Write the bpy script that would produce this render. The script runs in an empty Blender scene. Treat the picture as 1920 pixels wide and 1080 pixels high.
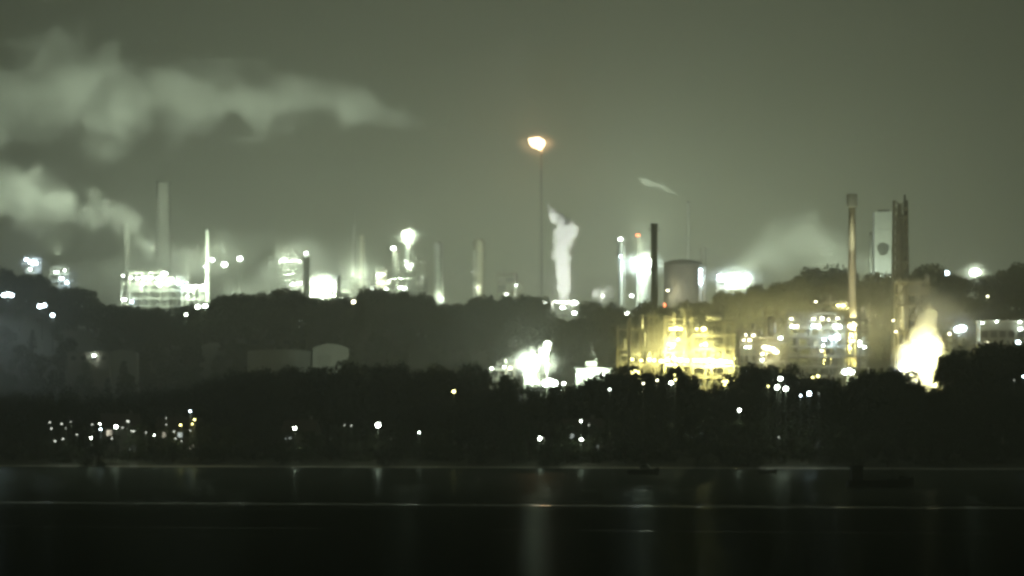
import bpy, bmesh, math, random
from mathutils import Vector, noise

# ------------------------------------------------------------------ basics
scene = bpy.context.scene
col = scene.collection
F = 8000.0          # focal length of the tele lens, in photo pixels
CX, HY = 960.0, 795.0   # optical axis / horizon row
CAMH = 9.0
R = math.radians


def X(px, d): return (px - CX) / F * d
def Z(py, d): return CAMH + (HY - py) / F * d
def S(px, d): return px / F * d       # a length


def lerp_table(t, x):
    if x <= t[0][0]: return t[0][1]
    for (a, b), (c, e) in zip(t, t[1:]):
        if x <= c: return b + (e - b) * (x - a) / (c - a)
    return t[-1][1]


# ------------------------------------------------------------------ materials
def new_mat(name):
    m = bpy.data.materials.new(name); m.use_nodes = True
    nt = m.node_tree; nt.nodes.clear()
    out = nt.nodes.new('ShaderNodeOutputMaterial')
    return m, nt, out


def surf(name, c, rough=0.7, metal=0.0, var=0.25, scale=0.4, bump=0.0, stretch=(1, 1, 1)):
    m, nt, out = new_mat(name)
    b = nt.nodes.new('ShaderNodeBsdfPrincipled')
    b.inputs['Roughness'].default_value = rough
    b.inputs['Metallic'].default_value = metal
    tc = nt.nodes.new('ShaderNodeTexCoord')
    mp = nt.nodes.new('ShaderNodeMapping'); mp.inputs['Scale'].default_value = stretch
    nz = nt.nodes.new('ShaderNodeTexNoise'); nz.inputs['Scale'].default_value = scale
    nz.inputs['Detail'].default_value = 5
    mx = nt.nodes.new('ShaderNodeMix'); mx.data_type = 'RGBA'
    mx.inputs[6].default_value = (*[v * (1 - var) for v in c], 1)
    mx.inputs[7].default_value = (*[min(1, v * (1 + var)) for v in c], 1)
    nt.links.new(tc.outputs['Object'], mp.inputs[0])
    nt.links.new(mp.outputs[0], nz.inputs['Vector'])
    nt.links.new(nz.outputs['Fac'], mx.inputs[0])
    nt.links.new(mx.outputs[2], b.inputs['Base Color'])
    if bump:
        bp = nt.nodes.new('ShaderNodeBump'); bp.inputs['Strength'].default_value = bump
        nt.links.new(nz.outputs['Fac'], bp.inputs['Height'])
        nt.links.new(bp.outputs[0], b.inputs['Normal'])
    nt.links.new(b.outputs[0], out.inputs[0])
    return m


def glow(name, c, s):
    m, nt, out = new_mat(name)
    e = nt.nodes.new('ShaderNodeEmission')
    e.inputs[0].default_value = (*c, 1); e.inputs[1].default_value = s
    nt.links.new(e.outputs[0], out.inputs[0])
    try: m.cycles.emission_sampling = 'NONE'
    except Exception: pass
    return m


WHITE, COOL, WARM, YELLOW, ORANGE, RED = ((.84, 1, .72), (.70, .88, 1), (1, .90, .52), (1, .91, .32), (1, .50, .16), (1, .16, .05))
M = dict(
    steel=surf('galvanised_steel', (.34, .35, .33), .55, .3, .3, .5),
    dsteel=surf('dark_weathered_steel', (.11, .115, .10), .6, .2, .35, .6),
    ysteel=surf('cream_painted_steel', (.44, .42, .33), .6, 0, .25, .5),
    clad=surf('pale_cladding', (.52, .54, .50), .5, 0, .12, .3, stretch=(1, 1, .15)),
    conc=surf('concrete', (.36, .36, .33), .85, 0, .18, .12, stretch=(1, 1, .4)),
    pconc=surf('pale_concrete', (.55, .52, .42), .85, 0, .12, .2, stretch=(1, 1, .3)),
    soot=surf('soot_black_band', (.05, .055, .05), .8, 0, .25, .4),
    grate=surf('deck_grating', (.24, .25, .23), .7, .2, .2, 1.2),
    pipe=surf('insulated_pipe', (.48, .49, .46), .4, .4, .15, .6),
    vessel=surf('vessel_cladding', (.50, .50, .46), .4, .3, .15, .3),
    wall=surf('rendered_wall', (.26, .25, .22), .9, 0, .12, .6),
    roof=surf('tiled_roof', (.10, .075, .06), .85, 0, .3, 1.5),
    sheet=surf('corrugated_sheet', (.42, .44, .40), .55, 0, .15, .4, stretch=(4, 4, .2)),
    sheetroof=surf('sheet_roof', (.20, .21, .19), .6, 0, .2, .4),
    bark=surf('bark', (.07, .055, .04), .95, 0, .3, 2.0),
    leaf1=surf('foliage_oak', (.050, .070, .028), .8, 0, .45, .5),
    leaf2=surf('foliage_pine', (.032, .050, .026), .8, 0, .4, .6),
    leaf3=surf('foliage_shrub', (.060, .075, .034), .8, 0, .4, .7),
    soil=surf('wooded_ground', (.055, .058, .035), .95, 0, .4, .05, .3),
    shingle=surf('shingle', (.50, .48, .43), .9, 0, .35, .35, .3),
    hull=surf('dark_hull_paint', (.010, .012, .014), .6, 0, .2, 1.0),
    deck=surf('boat_deck', (.03, .03, .028), .7, 0, .2, 2.0),
    whitep=surf('white_boat_paint', (.5, .5, .48), .4, 0, .1, 1.0),
    glassd=surf('dark_glass', (.02, .022, .025), .1, 0, .1, 1.0),
    lw=glow('lamp_white', (.90, 1, .86), 45), lc=glow('lamp_cool', COOL, 45), la=glow('lamp_warm', (1, .93, .62), 25),
    ld=glow('lamp_faint', (.95, 1, .86), 2.5), ly=glow('lamp_yellow', YELLOW, 22), lo=glow('flame_orange', (1, .72, .42), 16), lr=glow('lamp_red', (1, .22, .08), 9),
    dim=glow('window_glow', (1, .93, .72), 1.1), dimc=glow('window_glow_cool', (.86, .97, .9), .9),
)
LMAT = {'d': ('ld', WHITE), 'w': ('lw', WHITE), 'c': ('lc', COOL), 'a': ('la', WARM), 'y': ('ly', YELLOW), 'r': ('lr', RED), 'o': ('lo', ORANGE)}


# ------------------------------------------------------------------ mesh builder
class MB:
    def __init__(s): s.v = []; s.f = []

    def add(s, vs, fs):
        o = len(s.v); s.v += [tuple(p) for p in vs]; s.f += [tuple(i + o for i in q) for q in fs]; return s

    def box(s, c, sz):
        x, y, z = c; a, b, h = sz[0] / 2, sz[1] / 2, sz[2] / 2
        vs = [(x + i * a, y + j * b, z + k * h) for k in (-1, 1) for j in (-1, 1) for i in (-1, 1)]
        return s.add(vs, [(0, 2, 3, 1), (4, 5, 7, 6), (0, 1, 5, 4), (2, 6, 7, 3), (0, 4, 6, 2), (1, 3, 7, 5)])

    def bar(s, p, q, r, n=4, r2=None):
        p, q = Vector(p), Vector(q); r2 = r if r2 is None else r2
        w = (q - p).normalized()
        u = w.orthogonal().normalized() if abs(w.z) > .99 else w.cross(Vector((0, 0, 1))).normalized()
        t = w.cross(u)
        vs = []
        for c, rr in ((p, r), (q, r2)):
            for k in range(n):
                a = 2 * math.pi * (k + .5) / n
                vs.append(c + (u * math.cos(a) + t * math.sin(a)) * rr)
        fs = [(k, (k + 1) % n, n + (k + 1) % n, n + k) for k in range(n)]
        fs += [tuple(range(n - 1, -1, -1)), tuple(range(n, 2 * n))]
        return s.add(vs, fs)

    def lathe(s, prof, n=20, c=(0, 0), axis='z'):
        vs = []; fs = []
        for z, r in prof:
            for k in range(n):
                a = 2 * math.pi * k / n
                p = (c[0] + r * math.cos(a), c[1] + r * math.sin(a), z)
                vs.append(p)
        m = len(prof)
        for i in range(m - 1):
            for k in range(n):
                fs.append((i * n + k, i * n + (k + 1) % n, (i + 1) * n + (k + 1) % n, (i + 1) * n + k))
        fs.append(tuple(range(n - 1, -1, -1))); fs.append(tuple((m - 1) * n + k for k in range(n)))
        return s.add(vs, fs)

    def drum(s, x0, x1, y, z, r, n=14):     # a lying vessel with domed ends
        prof = [(x0, .05 * r), (x0 + .1 * r, .5 * r), (x0 + .35 * r, .86 * r), (x0 + .7 * r, r), (x1 - .7 * r, r), (x1 - .35 * r, .86 * r), (x1 - .1 * r, .5 * r), (x1, .05 * r)]
        t = MB(); t.lathe(prof, n)
        return s.add([(q[2], y + q[0], z + q[1]) for q in t.v], t.f)

    def blob(s, c, r, sub=1, sq=(1, 1, 1)):
        bm = bmesh.new(); bmesh.ops.create_icosphere(bm, subdivisions=sub, radius=r)
        vs = [(c[0] + v.co.x * sq[0], c[1] + v.co.y * sq[1], c[2] + v.co.z * sq[2]) for v in bm.verts]
        bm.verts.index_update(); fs = [tuple(v.index for v in f.verts) for f in bm.faces]; bm.free()
        return s.add(vs, fs)

    def ring(s, z, r0, r1, h, n=20, c=(0, 0)):
        vs = []
        for zz, rr in ((z, r0), (z, r1), (z + h, r1), (z + h, r0)):
            vs += [(c[0] + rr * math.cos(2 * math.pi * k / n), c[1] + rr * math.sin(2 * math.pi * k / n), zz) for k in range(n)]
        fs = []
        for i in range(4):
            j = (i + 1) % 4
            fs += [(i * n + k, j * n + k, j * n + (k + 1) % n, i * n + (k + 1) % n) for k in range(n)]
        return s.add(vs, fs)

    def build(s, name, mat, parent=None, smooth=False, loc=None):
        me = bpy.data.meshes.new(name); me.from_pydata(s.v, [], s.f); me.update()
        me.materials.append(M[mat] if isinstance(mat, str) else mat)
        if smooth: me.polygons.foreach_set('use_smooth', [True] * len(me.polygons))
        o = bpy.data.objects.new(name, me); col.objects.link(o)
        if parent: o.parent = parent
        if loc: o.location = loc
        return o


def tag(o, label=None, cat=None, group=None, kind=None):
    for k, v in (('label', label), ('category', cat), ('group', group), ('kind', kind)):
        if v: o[k] = v
    return o


def thing(name, label, cat, loc, group=None, rz=0):
    o = bpy.data.objects.new(name, None); o.empty_display_size = 1; col.objects.link(o)
    o.location = loc; o.rotation_euler.z = rz
    return tag(o, label, cat, group)


POWER = .26


def light_at(loc, color, power, parent, radius=.25):
    l = bpy.data.lights.new('lamp_light', 'POINT'); l.color = color; l.energy = power * POWER; l.shadow_soft_size = radius
    o = bpy.data.objects.new('lamp_light', l); col.objects.link(o); o.location = loc
    if parent: o.parent = parent
    return o


def lamp_part(parent, loc, r, kind, power, name='lamp', sq=(1.3, .7, .8)):
    mk, c = LMAT[kind]
    b = MB().blob(loc, r, 2, sq).build(name, mk, parent)
    if power: light_at((loc[0], loc[1] - r - .5, loc[2] - .2), c, power, parent)
    return b


# ------------------------------------------------------------------ terrain
def shore(x): return 868 - .30 * x


RIDGE = [(-400, 500), (-100, 505), (60, 510), (100, 540), (170, 546), (200, 572), (300, 578), (400, 566), (470, 552), (540, 546), (600, 560), (660, 552), (720, 542), (800, 562),
         (860, 578), (900, 562), (1000, 560), (1090, 572), (1160, 580), (1220, 575), (1270, 556), (1340, 536), (1400, 548), (1460, 532), (1530, 508), (1560, 508),
         (1600, 522), (1680, 527), (1720, 512), (1770, 507), (1850, 517), (1900, 502), (2020, 505), (2400, 505)]
RD = 740


def ridge_top(px, d): return Z(lerp_table(RIDGE, px), d)


def gz(x, y):
    u = y - shore(x)
    px = CX + x / max(y, 1) * F
    px = max(-400, min(2400, px))
    base = [(-80, -3), (0, -.45), (7, .8), (30, 2.2), (130, 5), (400, 15)]
    if u <= 400: z = lerp_table(base, u)
    else:
        d = shore(x) + RD
        rt = ridge_top(px, d) - 15
        s0 = lerp_table([(780, 400), (1000, 610)], px)
        t = max(0, min(1, (u - s0) / (RD - s0))); t = t * t * (3 - 2 * t)
        z0 = 15 + 3 * min(1, (u - 400) / 200)
        z = z0 + (rt - z0) * t
        if u > RD + 40:
            t = min(1, (u - RD - 40) / 600); t = t * t * (3 - 2 * t)
            z = z + (60 - z) * t
    if u > 20: z += noise.noise((x * .02, y * .02, 0)) * min(1.2, u * .01)
    return z


def build_ground():
    us = [-80, -30, -6, 0, 3, 7, 14, 22, 30, 45, 60, 80, 100, 130] + list(range(160, 900, 20)) + list(range(920, 1500, 60)) + [1600, 1800, 2100, 2500]
    xs = [-1400, -900, -650, -500] + list(range(-420, 421, 10)) + [500, 650, 900, 1400]
    b = MB(); n = len(xs)
    for u in us:
        for x in xs:
            y = shore(max(-500, min(500, x))) + u
            b.v.append((x, y, gz(x, y)))
    for i in range(len(us) - 1):
        for j in range(n - 1):
            b.f.append((i * n + j, i * n + j + 1, (i + 1) * n + j + 1, (i + 1) * n + j))
    o = b.build('ground', 'soil', smooth=True); tag(o, kind='structure')
    # shingle beach, one sheet just above the ground
    b = MB(); xs = list(range(-420, 421, 6)); us = [-1.2, .6, 1.8, 3.0, 3.9]
    for u in us:
        for x in xs:
            y = shore(x) + u + .5 * noise.noise((x * .06, 3, 0))
            b.v.append((x, y, gz(x, y) + .06 + .10 * max(0, noise.noise((x * .21, u, 0)))))
    n = len(xs)
    for i in range(len(us) - 1):
        for j in range(n - 1):
            b.f.append((i * n + j, i * n + j + 1, (i + 1) * n + j + 1, (i + 1) * n + j))
    tag(b.build('beach', 'shingle', smooth=True), kind='structure')


def build_water():
    m, nt, out = new_mat('night_water')
    df = nt.nodes.new('ShaderNodeBsdfDiffuse'); df.inputs[0].default_value = (.006, .009, .007, 1)
    gl = nt.nodes.new('ShaderNodeBsdfGlossy'); gl.inputs['Roughness'].default_value = .24; gl.inputs['Color'].default_value = (.8, .9, .85, 1)
    fr = nt.nodes.new('ShaderNodeFresnel'); fr.inputs['IOR'].default_value = 1.33
    mu = nt.nodes.new('ShaderNodeMath'); mu.operation = 'MULTIPLY'; mu.inputs[1].default_value = .05
    sx = nt.nodes.new('ShaderNodeSeparateXYZ'); mr = nt.nodes.new('ShaderNodeMapRange')
    for q, v in zip((1, 2, 3, 4), (430, 840, .022, .12)): mr.inputs[q].default_value = v
    mx = nt.nodes.new('ShaderNodeMixShader')
    tc = nt.nodes.new('ShaderNodeTexCoord')
    mp = nt.nodes.new('ShaderNodeMapping'); mp.inputs['Scale'].default_value = (.12, .5, 1)
    nz = nt.nodes.new('ShaderNodeTexNoise'); nz.inputs['Scale'].default_value = 1.0; nz.inputs['Detail'].default_value = 4
    bp = nt.nodes.new('ShaderNodeBump'); bp.inputs['Strength'].default_value = .5; bp.inputs['Distance'].default_value = .25
    nt.links.new(tc.outputs['Object'], mp.inputs[0]); nt.links.new(mp.outputs[0], nz.inputs['Vector'])
    nt.links.new(nz.outputs['Fac'], bp.inputs['Height'])
    for q in (gl, fr): nt.links.new(bp.outputs[0], q.inputs['Normal'])
    nt.links.new(tc.outputs['Object'], sx.inputs[0]); nt.links.new(sx.outputs['Y'], mr.inputs[0]); nt.links.new(mr.outputs[0], mu.inputs[1]); nt.links.new(fr.outputs[0], mu.inputs[0]); nt.links.new(mu.outputs[0], mx.inputs[0])
    nt.links.new(df.outputs[0], mx.inputs[1]); nt.links.new(gl.outputs[0], mx.inputs[2]); nt.links.new(mx.outputs[0], out.inputs[0])
    # rows run parallel to the far shore; swells are real ridges in the sheet
    swells = [(520, .03, .8), (410, .03, .7), (700, .03, .8)]
    rows = set([-60, 0, 60, 120, 180, 220] + list(range(240, 900, 12)) + [900, 940])
    for y, h, w in swells:
        for k in range(-6, 7): rows.add(round(y + k * w * .45, 3))
    rows = sorted(rows)
    xs = [-900, -500, -250] + [x * 2.0 for x in range(-70, 71)] + [250, 500, 900]
    g = MB(); n = len(xs)
    for r in rows:
        for x in xs:
            yy = r - .30 * max(-300, min(300, x)) * max(0, min(1, r / 250))
            zz = 0
            for y, h, w in swells:
                a = h * (.55 + .75 * max(0, .5 + noise.noise((x * .035, y, 0)) * .9) + .35 * noise.noise((x * .3, y, 2)))
                zz += max(0, a) * math.exp(-((r - y - .3 * noise.noise((x * .05, y, 5))) / w) ** 2)
            g.v.append((x, yy, zz))
    for i in range(len(rows) - 1):
        for j in range(n - 1):
            g.f.append((i * n + j, i * n + j + 1, (i + 1) * n + j + 1, (i + 1) * n + j))
    tag(g.build('water', m, smooth=True), kind='structure')
    # long low swells whose smooth faces catch the sky
    m2, nt, out = new_mat('smooth_swell')
    df = nt.nodes.new('ShaderNodeBsdfDiffuse'); df.inputs[0].default_value = (.02, .025, .02, 1)
    gl = nt.nodes.new('ShaderNodeBsdfGlossy'); gl.inputs['Roughness'].default_value = .12
    mx = nt.nodes.new('ShaderNodeMixShader'); mx.inputs[0].default_value = .22
    nt.links.new(df.outputs[0], mx.inputs[1]); nt.links.new(gl.outputs[0], mx.inputs[2]); nt.links.new(mx.outputs[0], out.inputs[0])
    for y, w, h, lo in ((470, 2.4, .085, -.5), (585, 2.2, .03, .25), (362, 1.0, .025, .32), (335, .8, .02, .55), (298, .6, .015, .6), (272, .5, .015, .6), (690, 3.0, .03, .3)):
        f = MB(); xs = [x * .5 for x in range(-220, 221)]; n = len(xs)
        for x in xs:
            a = max(0, min(1.2, .55 + .6 * noise.noise((x * .06, y, 0)) + .35 * noise.noise((x * .5, y, 2)) - lo))
            yy = y - .30 * x + .4 * noise.noise((x * .05, y, 5)); hh = h * (.85 + .3 * noise.noise((x * .3, y, 8)))
            f.v += [(x, yy - w * .5 * a, .012 - (.05 if a < .06 else 0)), (x, yy + w * .5 * a, hh * a + .012 - (.05 if a < .06 else 0)), (x, yy + w * .5 * a + .5, -.06)]
        for k in range(n - 1):
            for q in range(2): f.f.append((k * 3 + q, k * 3 + 3 + q, k * 3 + 4 + q, k * 3 + 1 + q))
        tag(f.build('water_swell', m2, smooth=False), kind='structure')


# ------------------------------------------------------------------ trees
def leaf_quad(b, c, s, rnd, up=.4):
    nrm = Vector((rnd.gauss(0, 1), rnd.gauss(0, 1), rnd.gauss(0, 1) + up)).normalized()
    u = nrm.orthogonal().normalized(); a = rnd.uniform(0, 6.28)
    t = nrm.cross(u); u, t = u * math.cos(a) + t * math.sin(a), t * math.cos(a) - u * math.sin(a)
    l, w = s * rnd.uniform(.7, 1.3), s * rnd.uniform(.4, .8)
    c = Vector(c); k = nrm * s * .2
    b.add([c - u * l, c - t * w + k, c + u * l, c + t * w + k], [(0, 1, 2), (0, 2, 3)])


def tree_proto(kind, seed):
    """Unit-ish tree 10 m tall; returns (trunk mesh object, crown mesh object) under an Empty."""
    rnd = random.Random(seed)
    tr = MB(); cr = MB()
    H = 10.0
    if kind == 'pine_tree':
        lean = rnd.uniform(-.4, .4)
        tr.bar((0, 0, -.6), (lean * .5, 0, 5), .26, 7, .18); tr.bar((lean * .5, 0, 5), (lean, 0, 9.6), .18, 6, .04)
        z = 2.4
        while z < 9.6:
            t = (z - 2.4) / 7.4
            L = (2.3 * (1 - t) ** .8 + .25) * rnd.uniform(.75, 1.2)
            for k in range(6):
                a = rnd.uniform(0, 6.28); l = L * rnd.uniform(.6, 1.1)
                c0 = Vector((lean * z / 10, 0, z)); c1 = c0 + Vector((math.cos(a) * l, math.sin(a) * l, -.15 * l + rnd.uniform(-.2, .3)))
                tr.bar(c0, c1, .05, 4, .015)
                for q in range(9):
                    f = rnd.uniform(.25, 1.05); p = c0.lerp(c1, f)
                    leaf_quad(cr, (p.x + rnd.gauss(0, .16), p.y + rnd.gauss(0, .16), p.z + rnd.gauss(0, .14)), rnd.uniform(.2, .42), rnd)
            z += rnd.uniform(.45, .7)
    else:
        spread = {'oak_tree': 1.0, 'shrub_tree': 1.2, 'tall_tree': .72}[kind]
        bole = {'oak_tree': 1.5, 'shrub_tree': .2, 'tall_tree': 1.8}[kind]
        tr.bar((0, 0, -.6), (.1, 0, bole), .34, 8, .26); tr.bar((.1, 0, bole), (rnd.uniform(-.5, .5), 0, 7.5), .26, 7, .07)
        cl = []
        for k in range(20):
            a = rnd.uniform(0, 6.28); zz = rnd.uniform(.02, .95)
            rad = math.sqrt(max(.05, 1 - (abs(zz - .33) / .68) ** 2)) * 3.4 * spread * rnd.uniform(.45, 1.0)
            c = Vector((math.cos(a) * rad, math.sin(a) * rad, bole + (H - bole - .9) * zz))
            cl.append((c, rnd.uniform(.75, 1.5) * (.8 + .3 * spread)))
            j = rnd.uniform(.35, .8)
            tr.bar((.1, 0, bole + (7 - bole) * j * zz), c, .11, 5, .025)
        cl.append((Vector((0, 0, 8.6)), 1.25)); cl.append((Vector((0, 0, 6)), 1.7))
        for c, r in cl:
            for q in range(int(95 * r)):
                d = Vector((rnd.gauss(0, 1), rnd.gauss(0, 1), rnd.gauss(0, .8)))
                d = d.normalized() * r * (rnd.random() ** .45)
                leaf_quad(cr, c + d, rnd.uniform(.16, .36), rnd)
    zt = sorted(p[2] for p in cr.v)[int(len(cr.v) * .985)]
    for q in (tr, cr): q.v = [(p[0], p[1], p[2] * 10 / zt if p[2] > 0 else p[2]) for p in q.v]
    return tr, cr


TREE_GROUPS = {}
PROTO = {}


def init_trees():
    for kind, mat, seeds in (('oak_tree', 'leaf1', (1, 2, 3, 4)), ('tall_tree', 'leaf1', (5, 6, 7)), ('pine_tree', 'leaf2', (8, 9, 10)), ('shrub_tree', 'leaf3', (11, 12, 13))):
        PROTO[kind] = []
        for sd in seeds:
            tr, cr = tree_proto(kind, sd)
            mt = bpy.data.meshes.new('trunk'); mt.from_pydata(tr.v, [], tr.f); mt.materials.append(M['bark'])
            mc = bpy.data.meshes.new('crown'); mc.from_pydata(cr.v, [], cr.f); mc.materials.append(M[mat])
            PROTO[kind].append((mt, mc))


def put_tree(kind, x, y, h, wid, rnd, label, group, cat='tree'):
    mt, mc = rnd.choice(PROTO[kind])
    o = thing(kind, label, cat, (x, y, gz(x, y) - .1), group, rnd.uniform(0, 6.28))
    o.scale = (wid, wid, h / 10.0)
    for nm, me in (('trunk', mt), ('crown', mc)):
        c = bpy.data.objects.new(nm, me); col.objects.link(c); c.parent = o
    return o


KEEP = []      # sightlines that must stay open: (px, py, depth, half-width px)


def keep(px, py, d, r=5): KEEP.append((px, py, d, r))


def allowed(x, y, h, wid):
    """Height a tree may have here without hiding a lamp behind it."""
    px = CX + x / y * F; rp = 2.4 * wid / y * F; g = gz(x, y)
    for kx, ky, kd, kr in KEEP:
        if y < kd - 1 and abs(px - kx) < rp + kr:
            h = min(h, (CAMH + (HY - ky - kr - 1) / F * y - g) * .97)
    return h


FRONT = [(-200, 735), (0, 742), (200, 745), (340, 742), (380, 728), (430, 712), (480, 702), (600, 700), (670, 700), (705, 690), (740, 698), (800, 700), (880, 706), (940, 710), (985, 726), (1060, 722),
         (1090, 712), (1180, 709), (1250, 700), (1300, 703), (1330, 704), (1350, 716), (1395, 706), (1480, 703), (1540, 716), (1610, 706), (1700, 700), (1740, 716), (1765, 688), (1800, 662),
         (1860, 652), (1920, 650), (2150, 640)]


def build_trees():
    rnd = random.Random(77)
    # the shore wood: three lower rows and the row that makes its outline
    for u0, hs, step in ((10, (3.2, 5.2), 5.5), (24, (5.5, 8), 6.0), (46, (8, 11.5), 6.4), (72, (10, 14), 6.4), (98, None, 4.6), (122, None, 7.0)):
        x = -165.0
        while x < 170:
            x += step * rnd.uniform(.7, 1.3)
            y = shore(x) + u0 + rnd.uniform(-7, 7)
            px = CX + x / y * F
            if px < -150 or px > 2080: continue
            if hs:
                top = Z(lerp_table(FRONT, px), y) - gz(x, y)
                h = min(rnd.uniform(*hs), top * .95)
            else:
                h = (Z(lerp_table(FRONT, px) - 2, y) - gz(x, y)) * rnd.uniform(.93, 1.12)
            wid = min(1.6, max(.72, h / 12)) * rnd.uniform(1.0, 1.35)
            kind = rnd.choices(['oak_tree', 'tall_tree', 'pine_tree', 'shrub_tree'], [5, 2, 1.0, 4 if hs and u0 > 30 else (12 if hs else .6)])[0]
            h0 = h; h = allowed(x, y, h, wid)
            if h < 2.2: continue
            if h < h0: wid *= max(.6, h / h0)
            put_tree(kind, x, y, h, wid, rnd, 'nearly black leafy tree in the dense wood along the far water edge', 'dark trees of the shore wood')
    # hillside wood behind
    u = 150.0
    while u < 700:
        x = -260.0
        while x < 265:
            x += rnd.uniform(9, 17)
            y = shore(x) + u + rnd.uniform(-14, 14); px = CX + x / y * F
            if px < -140 or px > 2060: continue
            if 880 < px < 1900 and u < 560: continue
            h = rnd.uniform(7, 11.5); wid = h / 10 * rnd.uniform(1.0, 1.4); h = allowed(x, y, h, wid)
            if h < 3: continue
            kind = rnd.choices(['oak_tree', 'tall_tree', 'pine_tree', 'shrub_tree'], [5, 2, 1.5, 2])[0]
            put_tree(kind, x, y, h, wid, rnd, 'dim hazy tree on the wooded slope behind the shore wood', 'trees on the hazy slope')
        u += 52
    # the ridge that hides the feet of the far plant
    for du, st in ((-62, 8.5), (-34, 8), (-8, 7.0), (12, 7.0)):
        x = -240.0
        while x < 245:
            x += st * rnd.uniform(.7, 1.3)
            y = shore(x) + RD + du + rnd.uniform(-8, 8); px = CX + x / y * F
            if px < -120 or px > 2040: continue
            h = (ridge_top(px, y) - gz(x, y)) * (rnd.uniform(.88, 1.10) if du > -50 else rnd.uniform(.45, .7))
            if h < 5: continue
            wid = h / 11 * (rnd.uniform(.95, 1.5) if du > -50 else 1.7)
            h = allowed(x, y, h, wid)
            if h < 4: continue
            kind = rnd.choices(['tall_tree', 'oak_tree', 'pine_tree', 'shrub_tree'], [5, 4, .8, 1] if du > -50 else [0, 1, 0, 5])[0]
            put_tree(kind, x, y, h, wid, rnd, 'tree on the hazy skyline ridge in front of the far plant', 'trees along the skyline ridge')


# ------------------------------------------------------------------ plant pieces
def stack(name, label, px, ytop, d, w, cat='chimney', mat='conc', taper=.85, cap=None, rings=(), lamps=(), group=None):
    """A free-standing chimney. w in px at the foot of what one sees; cap=(w px, height px)."""
    x = X(px, d); g = gz(x, d); H = Z(ytop, d) - g
    o = thing(name, label, cat, (x, d, g), group)
    r = S(w, d) / 2
    hc = S(cap[1], d) if cap else 0
    MB().lathe([(-1, r * 1.12), (H * .3, r * 1.05), (H - hc, r * taper), (H - hc, r * taper * .8)], 24).build('shaft', mat, o, True)
    if cap:
        rc = S(cap[0], d) / 2
        MB().lathe([(H - hc, rc * .96), (H - hc + .5, rc), (H - .4, rc), (H, rc * .97), (H, rc * .8), (H - .6, rc * .78)], 24).build('cap', 'soot', o, True)
    else:
        MB().ring(H - .9, r * taper * .78, r * taper * 1.12, 1.1, 24).build('rim', 'soot', o)
    for y in rings:
        z = Z(y, d) - g
        b = MB().ring(z, r, r * 1.0 + 1.1, .2, 20)
        for k in range(12):
            a = 2 * math.pi * k / 12; q = r + 1.05
            b.bar((q * math.cos(a), q * math.sin(a), z), (q * math.cos(a), q * math.sin(a), z + 1.1), .05)
        b.ring(z + 1.05, r + 1.0, r + 1.1, .1, 20)
        b.build('platform', 'grate', o)
    lad = MB()
    for sx in (-.25, .25): lad.bar((r * 1.12 + .15, sx, 2), (r * taper + .25, sx, H - hc), .05)
    lad.build('ladder', 'dsteel', o)
    for lx, ly, s, kk, pw in lamps:
        lamp_part(o, (X(lx, d) - x, -r - .9, Z(ly, d) - g), S(s, d) / 2, kk, pw)
    return o


def column(name, label, px, ytop, d, w, plats=(), lamps=(), mat='vessel', group='process columns of the far plant', cat='process column', pipe=True, top_pipe=True):
    x = X(px, d); g = gz(x, d); H = Z(ytop, d) - g; r = S(w, d) / 2
    o = thing(name, label, cat, (x, d, g), group)
    MB().lathe([(-1, r * 1.25), (4, r * 1.05), (4.5, r), (H - r * .9, r), (H - r * .35, r * .8), (H - r * .05, r * .35), (H, r * .1)], 20).build('shell', mat, o, True)
    for y in plats:
        z = Z(y, d) - g
        b = MB().ring(z, r * .98, r + 1.2, .22, 18)
        for k in range(10):
            a = 2 * math.pi * k / 10; q = r + 1.12
            b.bar((q * math.cos(a), q * math.sin(a), z), (q * math.cos(a), q * math.sin(a), z + 1.15), .06)
        b.ring(z + 1.05, r + 1.06, r + 1.2, .12, 18)
        b.build('platform', 'grate', o)
    if pipe:
        b = MB(); q = r + .8; pr = max(.28, r * .16)
        b.bar((q, -.3, 1), (q, -.3, H - .5), pr, 8)
        if top_pipe: b.bar((q, -.3, H - .5), (q * .5, -.2, H + pr * 2), pr, 8); b.bar((q * .5, -.2, H + pr * 2), (0, 0, H - .2), pr, 8)
        b.build('overhead_pipe', 'pipe', o)
    b = MB()
    for sx in (-.25, .25): b.bar((-r * .5 + sx, -r - .25, 2), (-r * .5 + sx, -r - .25, H - 1), .06)
    b.build('ladder', 'dsteel', o)
    for lx, ly, s, kk, pw in lamps:
        lamp_part(o, (X(lx, d) - x, -r - 1.0, Z(ly, d) - g), S(s, d) / 2, kk, pw)
    return o


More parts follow.
